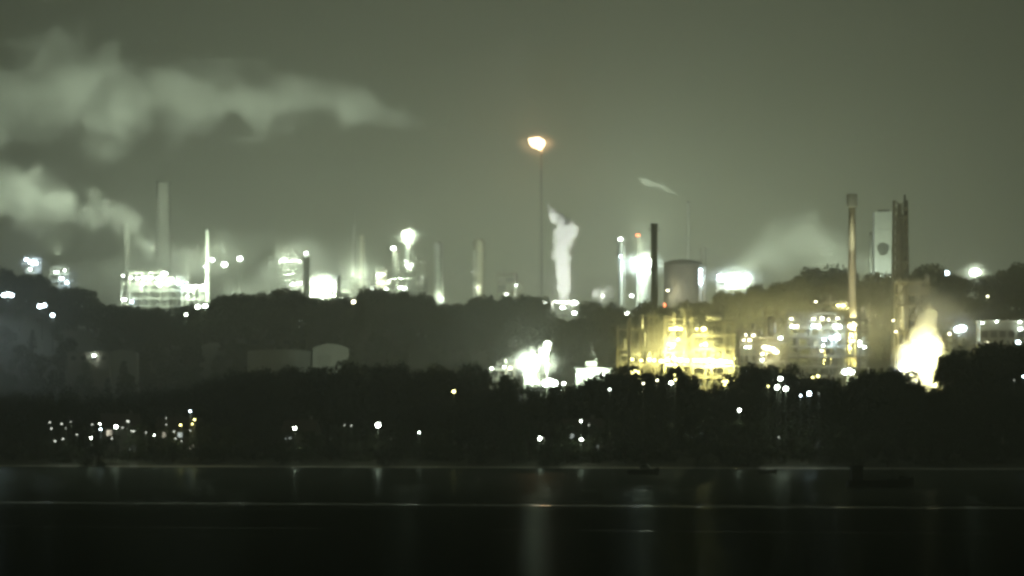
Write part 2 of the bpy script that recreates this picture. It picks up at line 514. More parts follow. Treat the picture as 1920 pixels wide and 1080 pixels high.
def frame_unit(name, label, cat, x0, x1, d, dep, levels, nb, mat='steel', lamps=(), drums=(), verts=(), seed=0, group=None, th=.2, brace=True, rails=True, pipes=6, fill=.5):
    """An open steel process structure: posts, beams, decks, handrails, vessels, pipes and lamps. levels: photo rows, top first."""
    rnd = random.Random(seed)
    xc = X((x0 + x1) / 2, d); g = gz(xc, d)
    o = thing(name, label, cat, (xc, d, g), group)
    W = S(x1 - x0, d); hx = W / 2
    zs = sorted(Z(y, d) - g for y in levels)
    H = zs[-1]
    step = max(3.2, (zs[1] - zs[0]) if len(zs) > 1 else 5)
    z = zs[0] - step
    while z > 3: zs.insert(0, z); z -= step
    th *= .72
    xs = [-hx + W * (k + (rnd.uniform(-.22, .22) if 0 < k < nb else 0)) / nb for k in range(nb + 1)]
    nz = len(zs)
    top = [max(1, nz - rnd.choice((0, 0, 1, 1, 2))) for k in range(nb)]      # storeys of each bay
    top[rnd.randrange(nb)] = nz
    f = MB()
    for k, x in enumerate(xs):
        n = max(top[max(0, k - 1)], top[min(nb - 1, k)])
        hp = zs[n - 1] + rnd.choice((0, .3, 1.2, 2.4))
        for y in (0, dep):
            f.box((x, y, hp / 2 - .5), (th * 2, th * 2, hp + 1))
        for z in zs[:n]: f.box((x, dep / 2, z - .012), (th * 1.4, dep, th * 1.5))
    for k in range(nb):
        xa, xb = xs[k], xs[k + 1]
        for z in zs[:top[k]]:
            for y in (0, dep): f.box(((xa + xb) / 2, y, z), (xb - xa, th * 1.5, th * 1.9))
        if brace:
            for za, zb in zip(zs[:top[k]], zs[1:top[k]]):
                if rnd.random() < .35:
                    a, c = (xa, xb) if rnd.random() < .5 else (xb, xa)
                    f.bar((a, -.01, za), (c, -.01, zb), th * .5)
    f.build('steel_frame', mat, o)
    for i, z in enumerate(zs):
        if z < 6 and nz > 2: continue
        run = [k for k in range(nb) if top[k] > i]
        for k in run:
            if rnd.random() < fill * .8: MB().box(((xs[k] + xs[k + 1]) / 2, dep / 2, z + th), (xs[k + 1] - xs[k] - .1, dep - .1, .08)).build('deck', 'grate', o)
        if rails:
            b = MB()
            for k in run:
                for zz in (.55, 1.1): b.bar((xs[k], -.25, z + th + zz), (xs[k + 1], -.25, z + th + zz), .05)
                q = xs[k]
                while q < xs[k + 1]: b.bar((q, -.25, z + th), (q, -.25, z + th + 1.1), .05); q += 1.8
            b.build('handrail', mat, o)
        if rnd.random() < .75 and pipes > 2:
            a, c = xs[run[0]] - rnd.uniform(0, 1.5), xs[run[-1] + 1] + rnd.uniform(0, 1.5)
            b = MB(); yy = .5
            for q in range(rnd.randint(2, 5)):
                r = rnd.uniform(.09, .26)
                b.bar((a, yy, z + th + r + .05), (c, yy, z + th + r + .05), r, 6); yy += r * 2 + .25
            b.build('pipe_bundle', 'pipe', o)
    for q in range(max(2, nb // 2)):                                          # vents and small columns poking out of the top
        k = rnd.randrange(nb); x = rnd.uniform(xs[k], xs[k + 1]); z0 = zs[top[k] - 1]; r = rnd.choice((.12, .2, .45, .7)); hh = rnd.uniform(1.2, 4.5)
        MB().lathe([(z0, r), (z0 + hh, r), (z0 + hh + r * .4, r * .4)], 10, (x, dep * rnd.uniform(.2, .8))).build('vent_pipe' if r < .4 else 'small_vessel', 'pipe' if r < .4 else 'vessel', o, r > .4)
    for dx0, dx1, y, r in drums:
        zz = Z(y, d) - g; rr = S(r, d)
        b = MB().drum(X(dx0, d) - xc, X(dx1, d) - xc, dep * .35, zz, rr)
        b.build('drum', 'vessel', o, True)
    for vx, vt, vb, w in verts:
        rr = S(w, d) / 2; zt = Z(vt, d) - g; zb = max(0, Z(vb, d) - g)
        MB().lathe([(zb, rr * .3), (zb + rr * .4, rr * .9), (zb + rr * .8, rr), (zt - rr * .8, rr), (zt - rr * .3, rr * .8), (zt, rr * .15)], 16, (X(vx, d) - xc, dep * .4)).build('vertical_vessel', 'vessel', o, True)
    for i in range(int(nb * len(zs) * fill * .45)):
        k = rnd.randrange(nb); q = rnd.randrange(len(zs)); zt = zs[q]; zb = zs[q - 1] if q else max(0, zt - step)
        if zt < H * .3 or q >= top[k]: continue
        wv = (xs[k + 1] - xs[k]) * rnd.uniform(.45, .95); hv = (zt - zb) * rnd.uniform(.35, .9)
        MB().box((rnd.uniform(xs[k] + wv / 2, xs[k + 1] - wv / 2), rnd.uniform(.35, dep * .6), zb + th + hv / 2), (wv, rnd.uniform(.4, 1.6), hv)).build(rnd.choice(('equipment_cabin', 'exchanger', 'cable_tray_panel')), rnd.choice(('vessel', 'steel', 'grate', mat)), o)
    for i in range(pipes):
        b = MB(); r = rnd.uniform(.09, .22)
        xa, xb = sorted(rnd.uniform(-hx, hx) for _ in (0, 1))
        za = rnd.choice(zs) + rnd.uniform(.6, 2.2); zb = max(1, za - rnd.uniform(3, 9)); yy = rnd.uniform(.6, dep - .6)
        if za > H: za = H - .4
        b.bar((xa, yy, zb), (xa, yy, za), r, 6); b.bar((xa, yy, za), (xb, yy, za), r, 6); b.bar((xb, yy, za), (xb, yy, max(1, za - rnd.uniform(2, 6))), r, 6)
        b.build('pipe_run', 'pipe', o)
    # a stair tower flight on one end
    b = MB()
    for za, zb in zip(zs, zs[1:]):
        a, c = (hx - 1.2, hx - 4) if int(za) % 2 else (hx - 4, hx - 1.2)
        if W > 8: b.bar((a, -.7, za + .2), (c, -.7, zb + .2), .16)
    if b.v: b.build('stair', 'grate', o)
    for lx, ly, s, kk, pw in lamps:
        r = S(s, d) / 2; p = (X(lx, d) - xc, -1.6, Z(ly, d) - g)
        L = lamp_part(o, p, r, kk, pw * (.42 if d > 1900 else .6), sq=(rnd.uniform(1.1, 2.0), .7, rnd.uniform(.7, 1.1)))
        MB().bar((p[0], -.0, p[2] + .2), (p[0], -1.3, p[2] + .1), .06).build('lamp_bracket', 'dsteel', o)
    return o


def mast(label, px, py, d, s, kk, pw, cat='floodlight', name='floodlight_mast', group=None, heads=1, pole_r=.14, sq=(1.25, .8, .95), cross=0):
    x = X(px, d); g = gz(x, d); z = Z(py, d) - g
    o = thing(name, label, cat, (x, d, g), group)
    b = MB().bar((0, 0, -.5), (0, 0, z + .3), pole_r * 1.5, 8, pole_r * .8)
    b.build('pole', 'dsteel', o)
    if heads == 1:
        lamp_part(o, (0, -.55, z), S(s, d) / 2, kk, pw, 'lamp_head', sq)
        MB().bar((0, 0, z + .15), (0, -.35, z + .1), .07).build('bracket', 'dsteel', o)
    else:
        w = S(cross, d)
        MB().box((0, -.2, z), (w + .4, .15, .18)).build('crossbar', 'dsteel', o)
        for k in range(heads):
            xx = -w / 2 + w * k / (heads - 1)
            lamp_part(o, (xx, -.75, z + (.25 if k % 2 else -.1)), S(s, d) / 2, kk, pw / heads, 'lamp_head', sq)
    return o


# ------------------------------------------------------------------ steam
def plume(name, label, pts, d, gain, nscale=.045, k=.55, axis='x', color=(.93, .95, .92), aniso=.25, step=.35, ydep=1.0, g=None, detail=3.0):
    """Steam as a volume. pts: (px, py, radius px) along a path that runs steadily along one axis."""
    P = [(X(a, d), Z(b, d), S(r, d)) for a, b, r in pts]
    ia, ib = (0, 1) if axis == 'x' else (1, 0)
    P.sort(key=lambda p: p[ia])
    rm = max(p[2] for p in P)
    for e, nb_, sg in ((0, 1, -1), (-1, -2, 1)):          # let both ends thin out
        p, q = P[e], P[nb_]
        if p[2] > .12 * rm:
            st = p[2] * 1.2; sl_ = (p[ib] - q[ib]) / (p[ia] - q[ia])
            n_ = [0, 0, p[2] * .08]; n_[ia] = p[ia] + sg * st; n_[ib] = p[ib] + sl_ * sg * st * .6
            P.insert(0, tuple(n_)) if sg < 0 else P.append(tuple(n_))
    a0, a1 = P[0][ia], P[-1][ia]; bs = [p[ib] for p in P]; b0, b1 = min(bs) - .01, max(bs) + .01; rm = max(p[2] for p in P)
    m, nt, out = new_mat('steam')
    N = nt.nodes.new; L = nt.links.new
    tc = N('ShaderNodeTexCoord'); sp = N('ShaderNodeSeparateXYZ'); L(tc.outputs['Object'], sp.inputs[0])
    along, cross = (sp.outputs['X'], sp.outputs['Z']) if axis == 'x' else (sp.outputs['Z'], sp.outputs['X'])

    def math_(op, a, b=None, c=None, clamp=False):
        n = N('ShaderNodeMath'); n.operation = op; n.use_clamp = clamp
        for i, v in enumerate((a, b, c)):
            if v is None: continue
            if isinstance(v, (int, float)): n.inputs[i].default_value = v
            else: L(v, n.inputs[i])
        return n.outputs[0]
    t = math_('MULTIPLY_ADD', along, 1 / (a1 - a0), -a0 / (a1 - a0), True)

    def curve(vals):
        n = N('ShaderNodeFloatCurve'); c = n.mapping.curves[0]
        n.mapping.use_clip = True
        while len(c.points) < len(vals): c.points.new(.5, .5)
        for q, (u, v) in zip(c.points, vals): q.location = (u, v); q.handle_type = 'AUTO_CLAMPED'
        n.mapping.update(); L(t, n.inputs['Value']); return n.outputs[0]
    cc = curve([((p[ia] - a0) / (a1 - a0), (p[ib] - b0) / (b1 - b0)) for p in P])
    cr = curve([((p[ia] - a0) / (a1 - a0), p[2] / rm) for p in P])
    mid = math_('MULTIPLY_ADD', cc, b1 - b0, b0); rad = math_('MULTIPLY', cr, rm)
    dv = math_('SUBTRACT', cross, mid); d2 = math_('MULTIPLY', dv, dv)
    yy = math_('MULTIPLY', sp.outputs['Y'], 1 / ydep); y2 = math_('MULTIPLY', yy, yy)
    dist = math_('SQRT', math_('ADD', d2, y2)); q = math_('DIVIDE', dist, rad)
    nz = N('ShaderNodeTexNoise'); nz.inputs['Scale'].default_value = nscale; nz.inputs['Detail'].default_value = detail; nz.inputs['Roughness'].default_value = .55
    L(tc.outputs['Object'], nz.inputs['Vector'])
    nn = math_('MULTIPLY_ADD', nz.outputs['Fac'], 4 * k, -2 * k)
    e = math_('SUBTRACT', math_('ADD', nn, 1.0), q)
    dens = math_('MULTIPLY', math_('POWER', math_('MULTIPLY', e, 1.0, None, True), 1.3), gain)
    pv = N('ShaderNodeVolumePrincipled'); pv.inputs['Color'].default_value = (*color, 1); pv.inputs['Anisotropy'].default_value = aniso
    L(dens, pv.inputs['Density']); L(pv.outputs[0], out.inputs['Volume'])
    try: m.cycles.volume_step_rate = step
    except Exception: pass
    # the hull that bounds it
    b = MB(); n = 12; sl = 14
    tab_b = [(p[ia], p[ib]) for p in P]; tab_r = [(p[ia], p[2]) for p in P]
    for i in range(sl + 1):
        a = a0 + (a1 - a0) * i / sl
        c = lerp_table(tab_b, a); r = max(lerp_table(tab_r, a), rm * .18) * (1.25 + k) + rm * .05
        for j in range(n):
            an = 2 * math.pi * j / n
            cv = c + r * math.cos(an); yv = r * ydep * math.sin(an)
            b.v.append((a, yv, cv) if axis == 'x' else (cv, yv, a))
    for i in range(sl):
        for j in range(n):
            b.f.append((i * n + j, i * n + (j + 1) % n, (i + 1) * n + (j + 1) % n, (i + 1) * n + j))
    b.f.append(tuple(range(n - 1, -1, -1))); b.f.append(tuple(sl * n + j for j in range(n)))
    o = b.build(name, m, None, loc=(0, d, 0))
    bm = bmesh.new(); bm.from_mesh(o.data); bmesh.ops.recalc_face_normals(bm, faces=bm.faces); bm.to_mesh(o.data); bm.free()
    return tag(o, label, 'steam', g, 'stuff')


#@@PLACE
# ================================================================== the place
build_ground(); build_water()

# ---------------- far plant on the plateau, from west to east
frame_unit('loading_tower', 'small floodlit steel tower glaring blue-white above the trees, farthest left', 'steel tower', 48, 76, 2150, 7, [486, 497, 512], 2, 'clad', seed=3, th=.18,
           lamps=[(50, 487, 5, 'c', 25000), (58, 492, 5, 'c', 30000), (68, 494, 5, 'c', 25000), (57, 505, 3, 'w', 6000)], drums=[(50, 70, 490, 4)])
frame_unit('valve_structure', 'pale square steel frame with lit pipework and a bare right-hand post, beside the leftmost tower', 'steel structure', 94, 142, 2100, 9, [502, 514, 528], 3, 'clad', seed=5, th=.2,
           lamps=[(106, 510, 4, 'w', 14000), (116, 522, 4.5, 'c', 16000), (126, 530, 5, 'c', 15000), (122, 507, 3, 'w', 8000)], verts=[(108, 506, 535, 7), (122, 508, 540, 8)])
frame_unit('cracking_unit', 'long blazing white process structure below the broad hazy chimney', 'process unit', 228, 352, 2380, 16, [512, 522, 534, 546, 560], 7, 'clad', seed=8, th=.3, pipes=14,
           lamps=[(231, 517, 4, 'w', 30000), (246, 521, 5, 'w', 50000), (258, 522, 5, 'w', 50000), (270, 520, 5, 'w', 50000), (283, 521, 5, 'w', 60000), (297, 522, 5, 'w', 60000), (309, 513, 6, 'w', 60000), (322, 525, 5, 'w', 50000), (335, 530, 5, 'c', 40000), (300, 535, 4, 'w', 30000), (268, 533, 4, 'w', 30000), (233, 562, 6, 'w', 30000), (248, 566, 4, 'c', 16000)],
           drums=[(250, 275, 529, 5), (290, 318, 530, 5)], verts=[(240, 508, 560, 8), (305, 506, 555, 7), (280, 512, 550, 8)])
frame_unit('compressor_hall', 'low blazing white shed front between the long white unit and the thin white pole', 'process hall', 341, 388, 2360, 14, [529, 546, 562], 4, 'clad', seed=9, th=.35, pipes=6,
           lamps=[(348, 537, 6, 'c', 50000), (358, 538, 6, 'w', 50000), (368, 537, 6, 'w', 50000), (379, 537, 6, 'w', 50000), (352, 556, 3, 'w', 9000), (372, 573, 3, 'w', 7000)])
column('distillation_tower', 'slim faint tower standing inside the steam left of the broad chimney', 236, 418, 2680, 9, plats=(430, 455, 480), mat='conc')
stack('chimney', 'broad pale hazy concrete chimney, thickest of all, rising from the steam', 306, 341, 2850, 29, rings=(), taper=.9, mat='conc')
stack('vent_stack', 'slim bright white lit pole standing beside the long white unit', 388.5, 429, 2330, 8.5, mat='clad', cat='vent stack', taper=.92, lamps=[(384, 500, 3, 'w', 9000), (384, 535, 4, 'w', 30000)])
frame_unit('boiler_block', 'dim square block half lost in steam right of the broad chimney', 'building', 350, 372, 2800, 14, [470, 490, 510], 2, 'conc', seed=2, th=.5, rails=False, pipes=2)
for px, py, s, pw, lb in ((398, 487, 7, 40000, 'white floodlight on a mast touching the slim white pole on its right'), (421, 496, 9, 60000, 'largest of three white floodlights right of the slim white pole, hanging lowest'),
                          (450, 485, 8, 50000, 'egg-shaped white floodlight on a lone mast between the pole and the row of deck lights')):
    mast(lb, px, py, 2420, s, 'w', pw, group='mast floodlights right of the white pole')
frame_unit('reformer_furnace', 'steam-veiled furnace block with a row of white lights along its roof edge', 'furnace', 504, 572, 2525, 18, [486, 500, 520, 542], 4, 'steel', seed=14, th=.4, fill=.9, pipes=8,
           lamps=[(528, 489, 5, 'w', 30000), (536, 488, 5.5, 'w', 34000), (545, 490, 5, 'w', 34000), (553, 489, 5, 'w', 34000), (562, 490, 6, 'w', 34000), (550, 533, 6, 'w', 40000), (561, 531, 6, 'w', 40000), (543, 565, 4, 'a', 6000)])
column('distillation_tower', 'dark stubby column with one white lamp on its top, in front of bright steam', 574.5, 480, 2380, 11, plats=(486, 500, 522), lamps=[(574, 475, 6, 'w', 3000)], mat='dsteel')
frame_unit('pump_station', 'glaring white lit pump structure at the foot of the dark stubby column', 'process unit', 580, 628, 2400, 12, [526, 538, 556], 4, 'clad', seed=19, th=.3,
           lamps=[(586, 532, 6, 'w', 50000), (594, 538, 7, 'w', 60000), (602, 534, 7, 'w', 60000), (614, 529, 5, 'c', 50000), (623, 530, 5, 'c', 30000), (598, 528, 5, 'w', 40000)])
stack('vent_stack', 'short thin dark pipe stack against the steam right of the glaring pump structure', 635.5, 517, 2350, 5, mat='dsteel', cat='vent stack', taper=1)
column('distillation_tower', 'left one of a close pair of pale hazy columns, slimmer and smoother', 663, 422, 2620, 9, plats=(435, 470, 505), mat='vessel', lamps=[(661, 515, 2.5, 'w', 16000)])
column('distillation_tower', 'right one of a close pair of pale hazy columns, ringed with blotchy platforms', 678, 440, 2600, 10, plats=(452, 465, 480, 498, 515), mat='pconc', lamps=[(676, 520, 2.5, 'w', 16000)])
stack('mast', 'hair-thin mast above the close pair of hazy columns', 665, 395, 2640, 3, mat='conc', cat='mast', taper=.7)
frame_unit('pipe_rack', 'long dark horizontal pipe rack on legs between the twin columns and the pale single column', 'pipe rack', 640, 800, 2450, 5, [524, 536], 12, 'dsteel', seed=23, th=.28, pipes=5, rails=False, brace=False)
frame_unit('exchanger_deck', 'small deck with two stacked warm white lamp panels on the pipe rack', 'process structure', 706, 724, 2440, 6, [511, 523, 540], 2, 'clad', seed=25, th=.25, pipes=2,
           lamps=[(711, 516, 5, 'w', 9000), (717, 515, 5, 'a', 9000), (711, 530, 5, 'a', 9000), (717, 530, 5, 'a', 9000), (698, 541, 6, 'w', 8000), (724, 542, 4, 'w', 2500)])
column('distillation_tower', 'smooth pale column with a white lamp at its top left, left of the starry light', 742, 462, 2500, 14, plats=(470, 520), lamps=[(738, 466, 7.5, 'w', 12000)], top_pipe=False)
column('distillation_tower', 'tall dim column topped by a brilliant floodlight cluster, more lamps halfway', 765, 428, 2480, 13, plats=(440, 455, 490, 510), mat='steel',
       lamps=[(759, 438, 7, 'w', 50000), (768, 439, 7, 'w', 50000), (763, 446, 8, 'w', 50000), (763, 454, 5, 'w', 20000), (761, 491, 5, 'w', 16000), (763, 498, 6, 'w', 20000), (772, 497, 4, 'w', 9000)])
frame_unit('column_base_structure', 'dark open framework round the column foot with one square lamp low down', 'steel structure', 748, 796, 2460, 8, [492, 510, 524, 540], 3, 'dsteel', seed=31, th=.25, pipes=6,
           lamps=[(751, 540, 6, 'w', 12000), (758, 541, 6, 'w', 12000)])
column('distillation_tower', 'single white column glowing brightest at its foot, standing apart', 821, 452, 2420, 15, plats=(462, 482), mat='clad', lamps=[(813, 566, 3, 'w', 26000), (829, 560, 2.5, 'w', 22000)], top_pipe=False)
column('distillation_tower', 'broad pale column with a darker square head, right of the single white column', 898, 447, 2650, 21, plats=(458, 478, 506), mat='pconc', lamps=[(893, 540, 2.5, 'w', 14000), (886, 509, 2, 'w', 5000)], pipe=False)
column('distillation_tower', 'thin pale riser clamped to the left side of the broad square-headed column', 889, 470, 2640, 7, plats=(506, 530), mat='vessel')
frame_unit('regenerator_structure', 'small cream frame of two pale drums half hidden by trees beside the flare', 'process structure', 932, 978, 2500, 9, [514, 530, 548, 562], 3, 'ysteel', seed=34, th=.25, lamps=[(950, 552, 2.5, 'w', 7000), (968, 535, 2.5, 'w', 6000)], verts=[(966, 510, 560, 10), (945, 530, 562, 9)])

# flare
fx, fd = X(1015, 2500), 2500; fg = gz(fx, fd)
fl = thing('flare_stack', 'very tall thin lattice flare stack with a blown orange-white flame on top', 'flare stack', (fx, fd, fg))
fH = Z(284, fd) - fg
b = MB()
legs = [(-1, 0), (.5, .87), (.5, -.87)]
for lx, ly in legs: b.bar((lx * 2.2, ly * 2.2, -1), (lx * .7, ly * .7, fH - 3), .09, 4)
z = 2
while z < fH - 6:
    w0 = 2.2 - 1.5 * z / fH; w1 = 2.2 - 1.5 * (z + 4) / fH
    for i in range(3):
        a, c = legs[i], legs[(i + 1) % 3]
        b.bar((a[0] * w0, a[1] * w0, z), (c[0] * w1, c[1] * w1, z + 4), .05, 3)
        b.bar((a[0] * w0, a[1] * w0, z), (c[0] * w0, c[1] * w0, z), .05, 3)
    z += 4
b.build('lattice', 'dsteel', fl)
MB().lathe([(0, .24), (fH - 3, .24), (fH - 3, .45), (fH, .5), (fH, .4)], 12).build('riser', 'dsteel', fl, True)
fb = MB(); fr = random.Random(4)
for px, py, r in ((1013, 279, 3.0), (1010, 272, 8.0), (1004, 269, 8.5), (1000, 265, 7.0), (1014, 270, 7.0), (1007, 264, 7.5), (996, 262, 4.0), (1017, 265, 4.0)):
    fb.blob((X(px, fd) - fx, fr.uniform(-.6, .6), Z(py, fd) - fg), S(r, fd), 2, (1.2, .9, .9))
fo = fb.build('flame', 'lo', fl, True)
rm = fo.modifiers.new('remesh', 'REMESH'); rm.mode = 'VOXEL'; rm.voxel_size = .45; rm.use_smooth_shade = True
light_at((-1.5, -5.5, fH + 4), (1, .52, .22), 260000, fl, 2)

# steam vent east of the flare
frame_unit('vent_platform', 'dark low platform with a slanting lit white pipe under the upright steam jet', 'vent platform', 1030, 1084, 2200, 6, [571, 580], 4, 'dsteel', seed=41, th=.3, pipes=2,
           lamps=[(1077, 568, 7, 'w', 4000), (1055, 577, 5, 'w', 1500), (1077, 587, 6, 'w', 1500), (1042, 565, 2, 'w', 3500), (1058, 566, 2, 'w', 3500)], drums=[(1036, 1080, 566, 3)])
mast('round white lamp on a mast just left of the upright steam jet', 1020, 568, 2190, 8, 'w', 16000)
mast('round white lamp low above the yellow unit and left of the dark chimney', 1175, 587, 1880, 6, 'w', 5000)
frame_unit('vessel_structure', 'little pale dome-topped structure peeping over trees between steam jet and lamp column', 'process structure', 1112, 1150, 2250, 9, [545, 556, 572], 3, 'steel', seed=43, th=.2, lamps=[(1130, 554, 2.5, 'w', 8000)], verts=[(1129, 541, 570, 14)])
column('distillation_tower', 'slim grey column with a round lamp at its top beside the star-bright lamp bank', 1163, 446, 2150, 9, plats=(452, 478), mat='steel', lamps=[(1163, 449, 6.5, 'w', 1500), (1163, 481, 3.2, 'c', 500)], top_pipe=False)
stack('mast', 'thin mast carrying the red warning light', 1197, 441, 2250, 3, mat='dsteel', cat='mast', taper=.8, lamps=[(1196, 441, 6.5, 'r', 2500)])
column('distillation_tower', 'column washed blazing white under the star-bright lamp bank', 1204, 482, 2150, 22, plats=(487, 505), mat='clad', lamps=[
    (1188, 491, 7, 'c', 60000), (1197, 489, 7, 'w', 70000), (1206, 488, 8, 'w', 80000), (1215, 490, 8, 'w', 80000), (1221, 496, 7, 'c', 60000), (1193, 500, 7, 'c', 50000), (1203, 500, 8, 'w', 60000), (1213, 501, 7, 'w', 60000), (1206, 520, 4, 'w', 3000), (1184, 555, 5.5, 'w', 9000)])
stack('chimney', 'dark upright chimney in front of the star-bright lamp bank', 1226.5, 420, 1850, 13, mat='dsteel', taper=.92, rings=(432,))
tx, td = X(1280, 2050), 2050; tg = gz(tx, td); tH = Z(497, td) - tg; tr_ = S(35, td)
tk = thing('storage_tank', 'large pale cylindrical tank with a dark roof rim right of the dark chimney', 'storage tank', (tx, td, tg))
MB().lathe([(-1, tr_), (tH, tr_)], 40).build('shell', 'conc', tk, True)
MB().lathe([(tH, tr_ * 1.03), (tH + .9, tr_ * 1.03), (tH + 2.4, tr_ * .5), (tH + 2.7, .3)], 40).build('roof', 'dsteel', tk)
b = MB(); b.ring(tH + 1.9, tr_ * 1.0, tr_ * 1.03, .1, 32)
for k in range(24):
    a = 2 * math.pi * k / 24; b.bar((tr_ * math.cos(a), tr_ * math.sin(a), tH + .8), (tr_ * math.cos(a), tr_ * math.sin(a), tH + 2), .06)
b.build('railing', 'dsteel', tk)
b = MB()
for k in range(26):
    a0, a1 = R(200 + k * 4), R(204 + k * 4)
    b.bar(((tr_ + .5) * math.cos(a0), (tr_ + .5) * math.sin(a0), tH * (.35 + k * .024)), ((tr_ + .5) * math.cos(a1), (tr_ + .5) * math.sin(a1), tH * (.35 + (k + 1) * .024)), .16)
b.build('stair', 'grate', tk)
lamp_part(tk, (X(1250, td) - tx, -tr_ - 2, Z(546, td) - tg), .5, 'a', 9000)
column('distillation_tower', 'short column with a dazzling white strip of light against the tank right wall', 1314, 497, 2020, 9, plats=(500,), mat='clad', lamps=[(1313, 507, 5, 'c', 4000), (1313, 515, 5, 'c', 4000), (1313, 523, 5, 'c', 4000), (1313, 531, 5, 'c', 4000)], top_pipe=False)
column('distillation_tower', 'faint hazy column rising behind the dazzling strip beside the tank', 1319, 462, 2500, 11, plats=(470,), mat='vessel')
stack('mast', 'tall faint hazy mast standing behind the pale tank', 1290, 378, 2700, 8, mat='clad', cat='mast', taper=.7)
frame_unit('utility_block', 'wide low block drowned in white floodlights between two tree domes', 'process hall', 1346, 1410, 2000, 12, [512, 526, 542], 4, 'clad', seed=47, th=.3, fill=1,
           lamps=[(1351, 517, 6, 'c', 50000), (1362, 518, 7, 'c', 60000), (1373, 519, 8, 'w', 70000), (1384, 518, 7, 'w', 60000), (1399, 520, 8, 'c', 60000), (1370, 530, 7, 'w', 50000), (1380, 530, 6, 'w', 50000), (1402, 528, 4, 'w', 30000)])
stack('chimney', 'tall sandy chimney with a dark square cap, tallest at the right', 1597.5, 364, 1425, 15, mat='pconc', taper=.84, cap=(20, 24), lamps=[(1591, 640, 3, 'y', 60000), (1604, 610, 2.4, 'a', 50000)])
# slab tower
d = 1980; x = X(1656, d); g = gz(x, d); H = Z(398, d) - g; w = S(36, d)
st = thing('slab_tower', 'pale flat slab tower with a dark round patch on its side', 'tower', (x, d, g))
MB().box((0, 0, H / 2), (w, w * 1.3, H)).build('cladding', 'clad', st)
b = MB()
for k in range(1, 6): b.box((0, -w * .65 - .06, H - k * 4.2), (w * .99, .1, .12))
for k in (-.25, .25): b.box((k * w, -w * .65 - .05, H / 2), (.1, .08, H * .99))
b.build('panel_seams', 'steel', st)
zc = Z(468, d) - g; vs = [(-.6 + S(11, d) * math.cos(a) * (1 + .12 * math.sin(3 * a)), -w * .65 - .3, zc + S(12, d) * math.sin(a)) for a in [2 * math.pi * k / 24 for k in range(24)]]
b = MB(); b.add(vs + [(p[0], -w * .65 - .02, p[2]) for p in vs], [tuple(range(24))] + [(k, (k + 1) % 24, 24 + (k + 1) % 24, 24 + k) for k in range(24)])
b.build('round_louvre', 'dsteel', st)
MB().box((0, 0, H + .5), (w * .55, w * .7, 1.0)).build('roof_plant', 'dsteel', st)
lamp_part(st, (-w * .3, -w * .65 - 6, Z(520, d) - g), .3, 'c', 5000); lamp_part(st, (w * .3, -w * .65 - 5, Z(520, d) - g), .3, 'w', 3000)
stack('vent_stack', 'thin white pole at the left edge of the pale slab tower', 1632.5, 436, 1970, 5, mat='clad', cat='vent stack', taper=.9)
# lattice tower
d = 1440; x = X(1688, d); g = gz(x, d); H = Z(376, d) - g
lt = thing('lattice_tower', 'dark square lattice tower right of the pale slab tower', 'lattice tower', (x, d, g))
b = MB(); w0 = S(17, d); w1 = S(12, d); n = 22
lv = [(H * k / n, w0 + (w1 - w0) * k / n) for k in range(n + 1)]
for (za, wa), (zb, wb) in zip(lv, lv[1:]):
    ca = [(-wa, -wa), (wa, -wa), (wa, wa), (-wa, wa)]; cb = [(-wb, -wb), (wb, -wb), (wb, wb), (-wb, wb)]
    for i in range(4):
        j = (i + 1) % 4
        b.bar((*ca[i], za), (*cb[i], zb), .30, 4); b.bar((*ca[i], za), (*ca[j], za), .20, 4)
        b.bar((*ca[i], za), (*cb[j], zb), .16, 4); b.bar((*ca[j], za), (*cb[i], zb), .16, 4)
b.build('lattice', 'dsteel', lt)
for k in (6, 9, 12, 15, 18, 20):
    za, wa = lv[k]; MB().box((0, 0, za + .2), (wa * 2.2, wa * 2.2, .15)).build('platform', 'grate', lt)
b = MB()
b.lathe([(0, 1.35), (H - 5, 1.3), (H - 4.4, .7), (H - 1, .6)], 14, (-.2, .2)); b.lathe([(0, .4), (H + 2, .35)], 10, (1.5, .2))
b.build('risers', 'dsteel', lt, True)

# ---------------- yellow-lit unit in the middle right
G = 'open frames of the yellow-lit unit'
D = 1300
frame_unit('process_structure', 'slender cream frame with empty bays, left end of the yellow-lit unit', 'process structure', 1159, 1222, 1300, 8, [617, 655, 684], 3, 'ysteel', seed=51, th=.22, group=G, pipes=8,
           lamps=[(1182, 674, 7, 'y', 10319), (1188, 697, 8, 'y', 12612), (1197, 698, 5, 'y', 5733), (1176, 695, 5, 'y', 5733), (1202, 676, 4, 'y', 4013)], verts=[(1170, 632, 655, 9), (1208, 622, 650, 8)], drums=[(1166, 1200, 664, 4)])
stack('vent_stack', 'thin cream pipe stack poking out of the left frame of the yellow-lit unit', 1180, 590, 1297, 6.5, mat='pconc', cat='vent stack', taper=1)
frame_unit('process_structure', 'narrow cream tower frame between the slender left frame and the outlined top frame', 'process structure', 1216, 1236, 1310, 8, [595, 612, 630, 648, 668], 2, 'ysteel', seed=52, th=.25, group=G, pipes=5, fill=1,
           lamps=[(1216, 674, 5, 'y', 9172), (1226, 676, 5, 'y', 9172)], verts=[(1226, 598, 660, 8)])
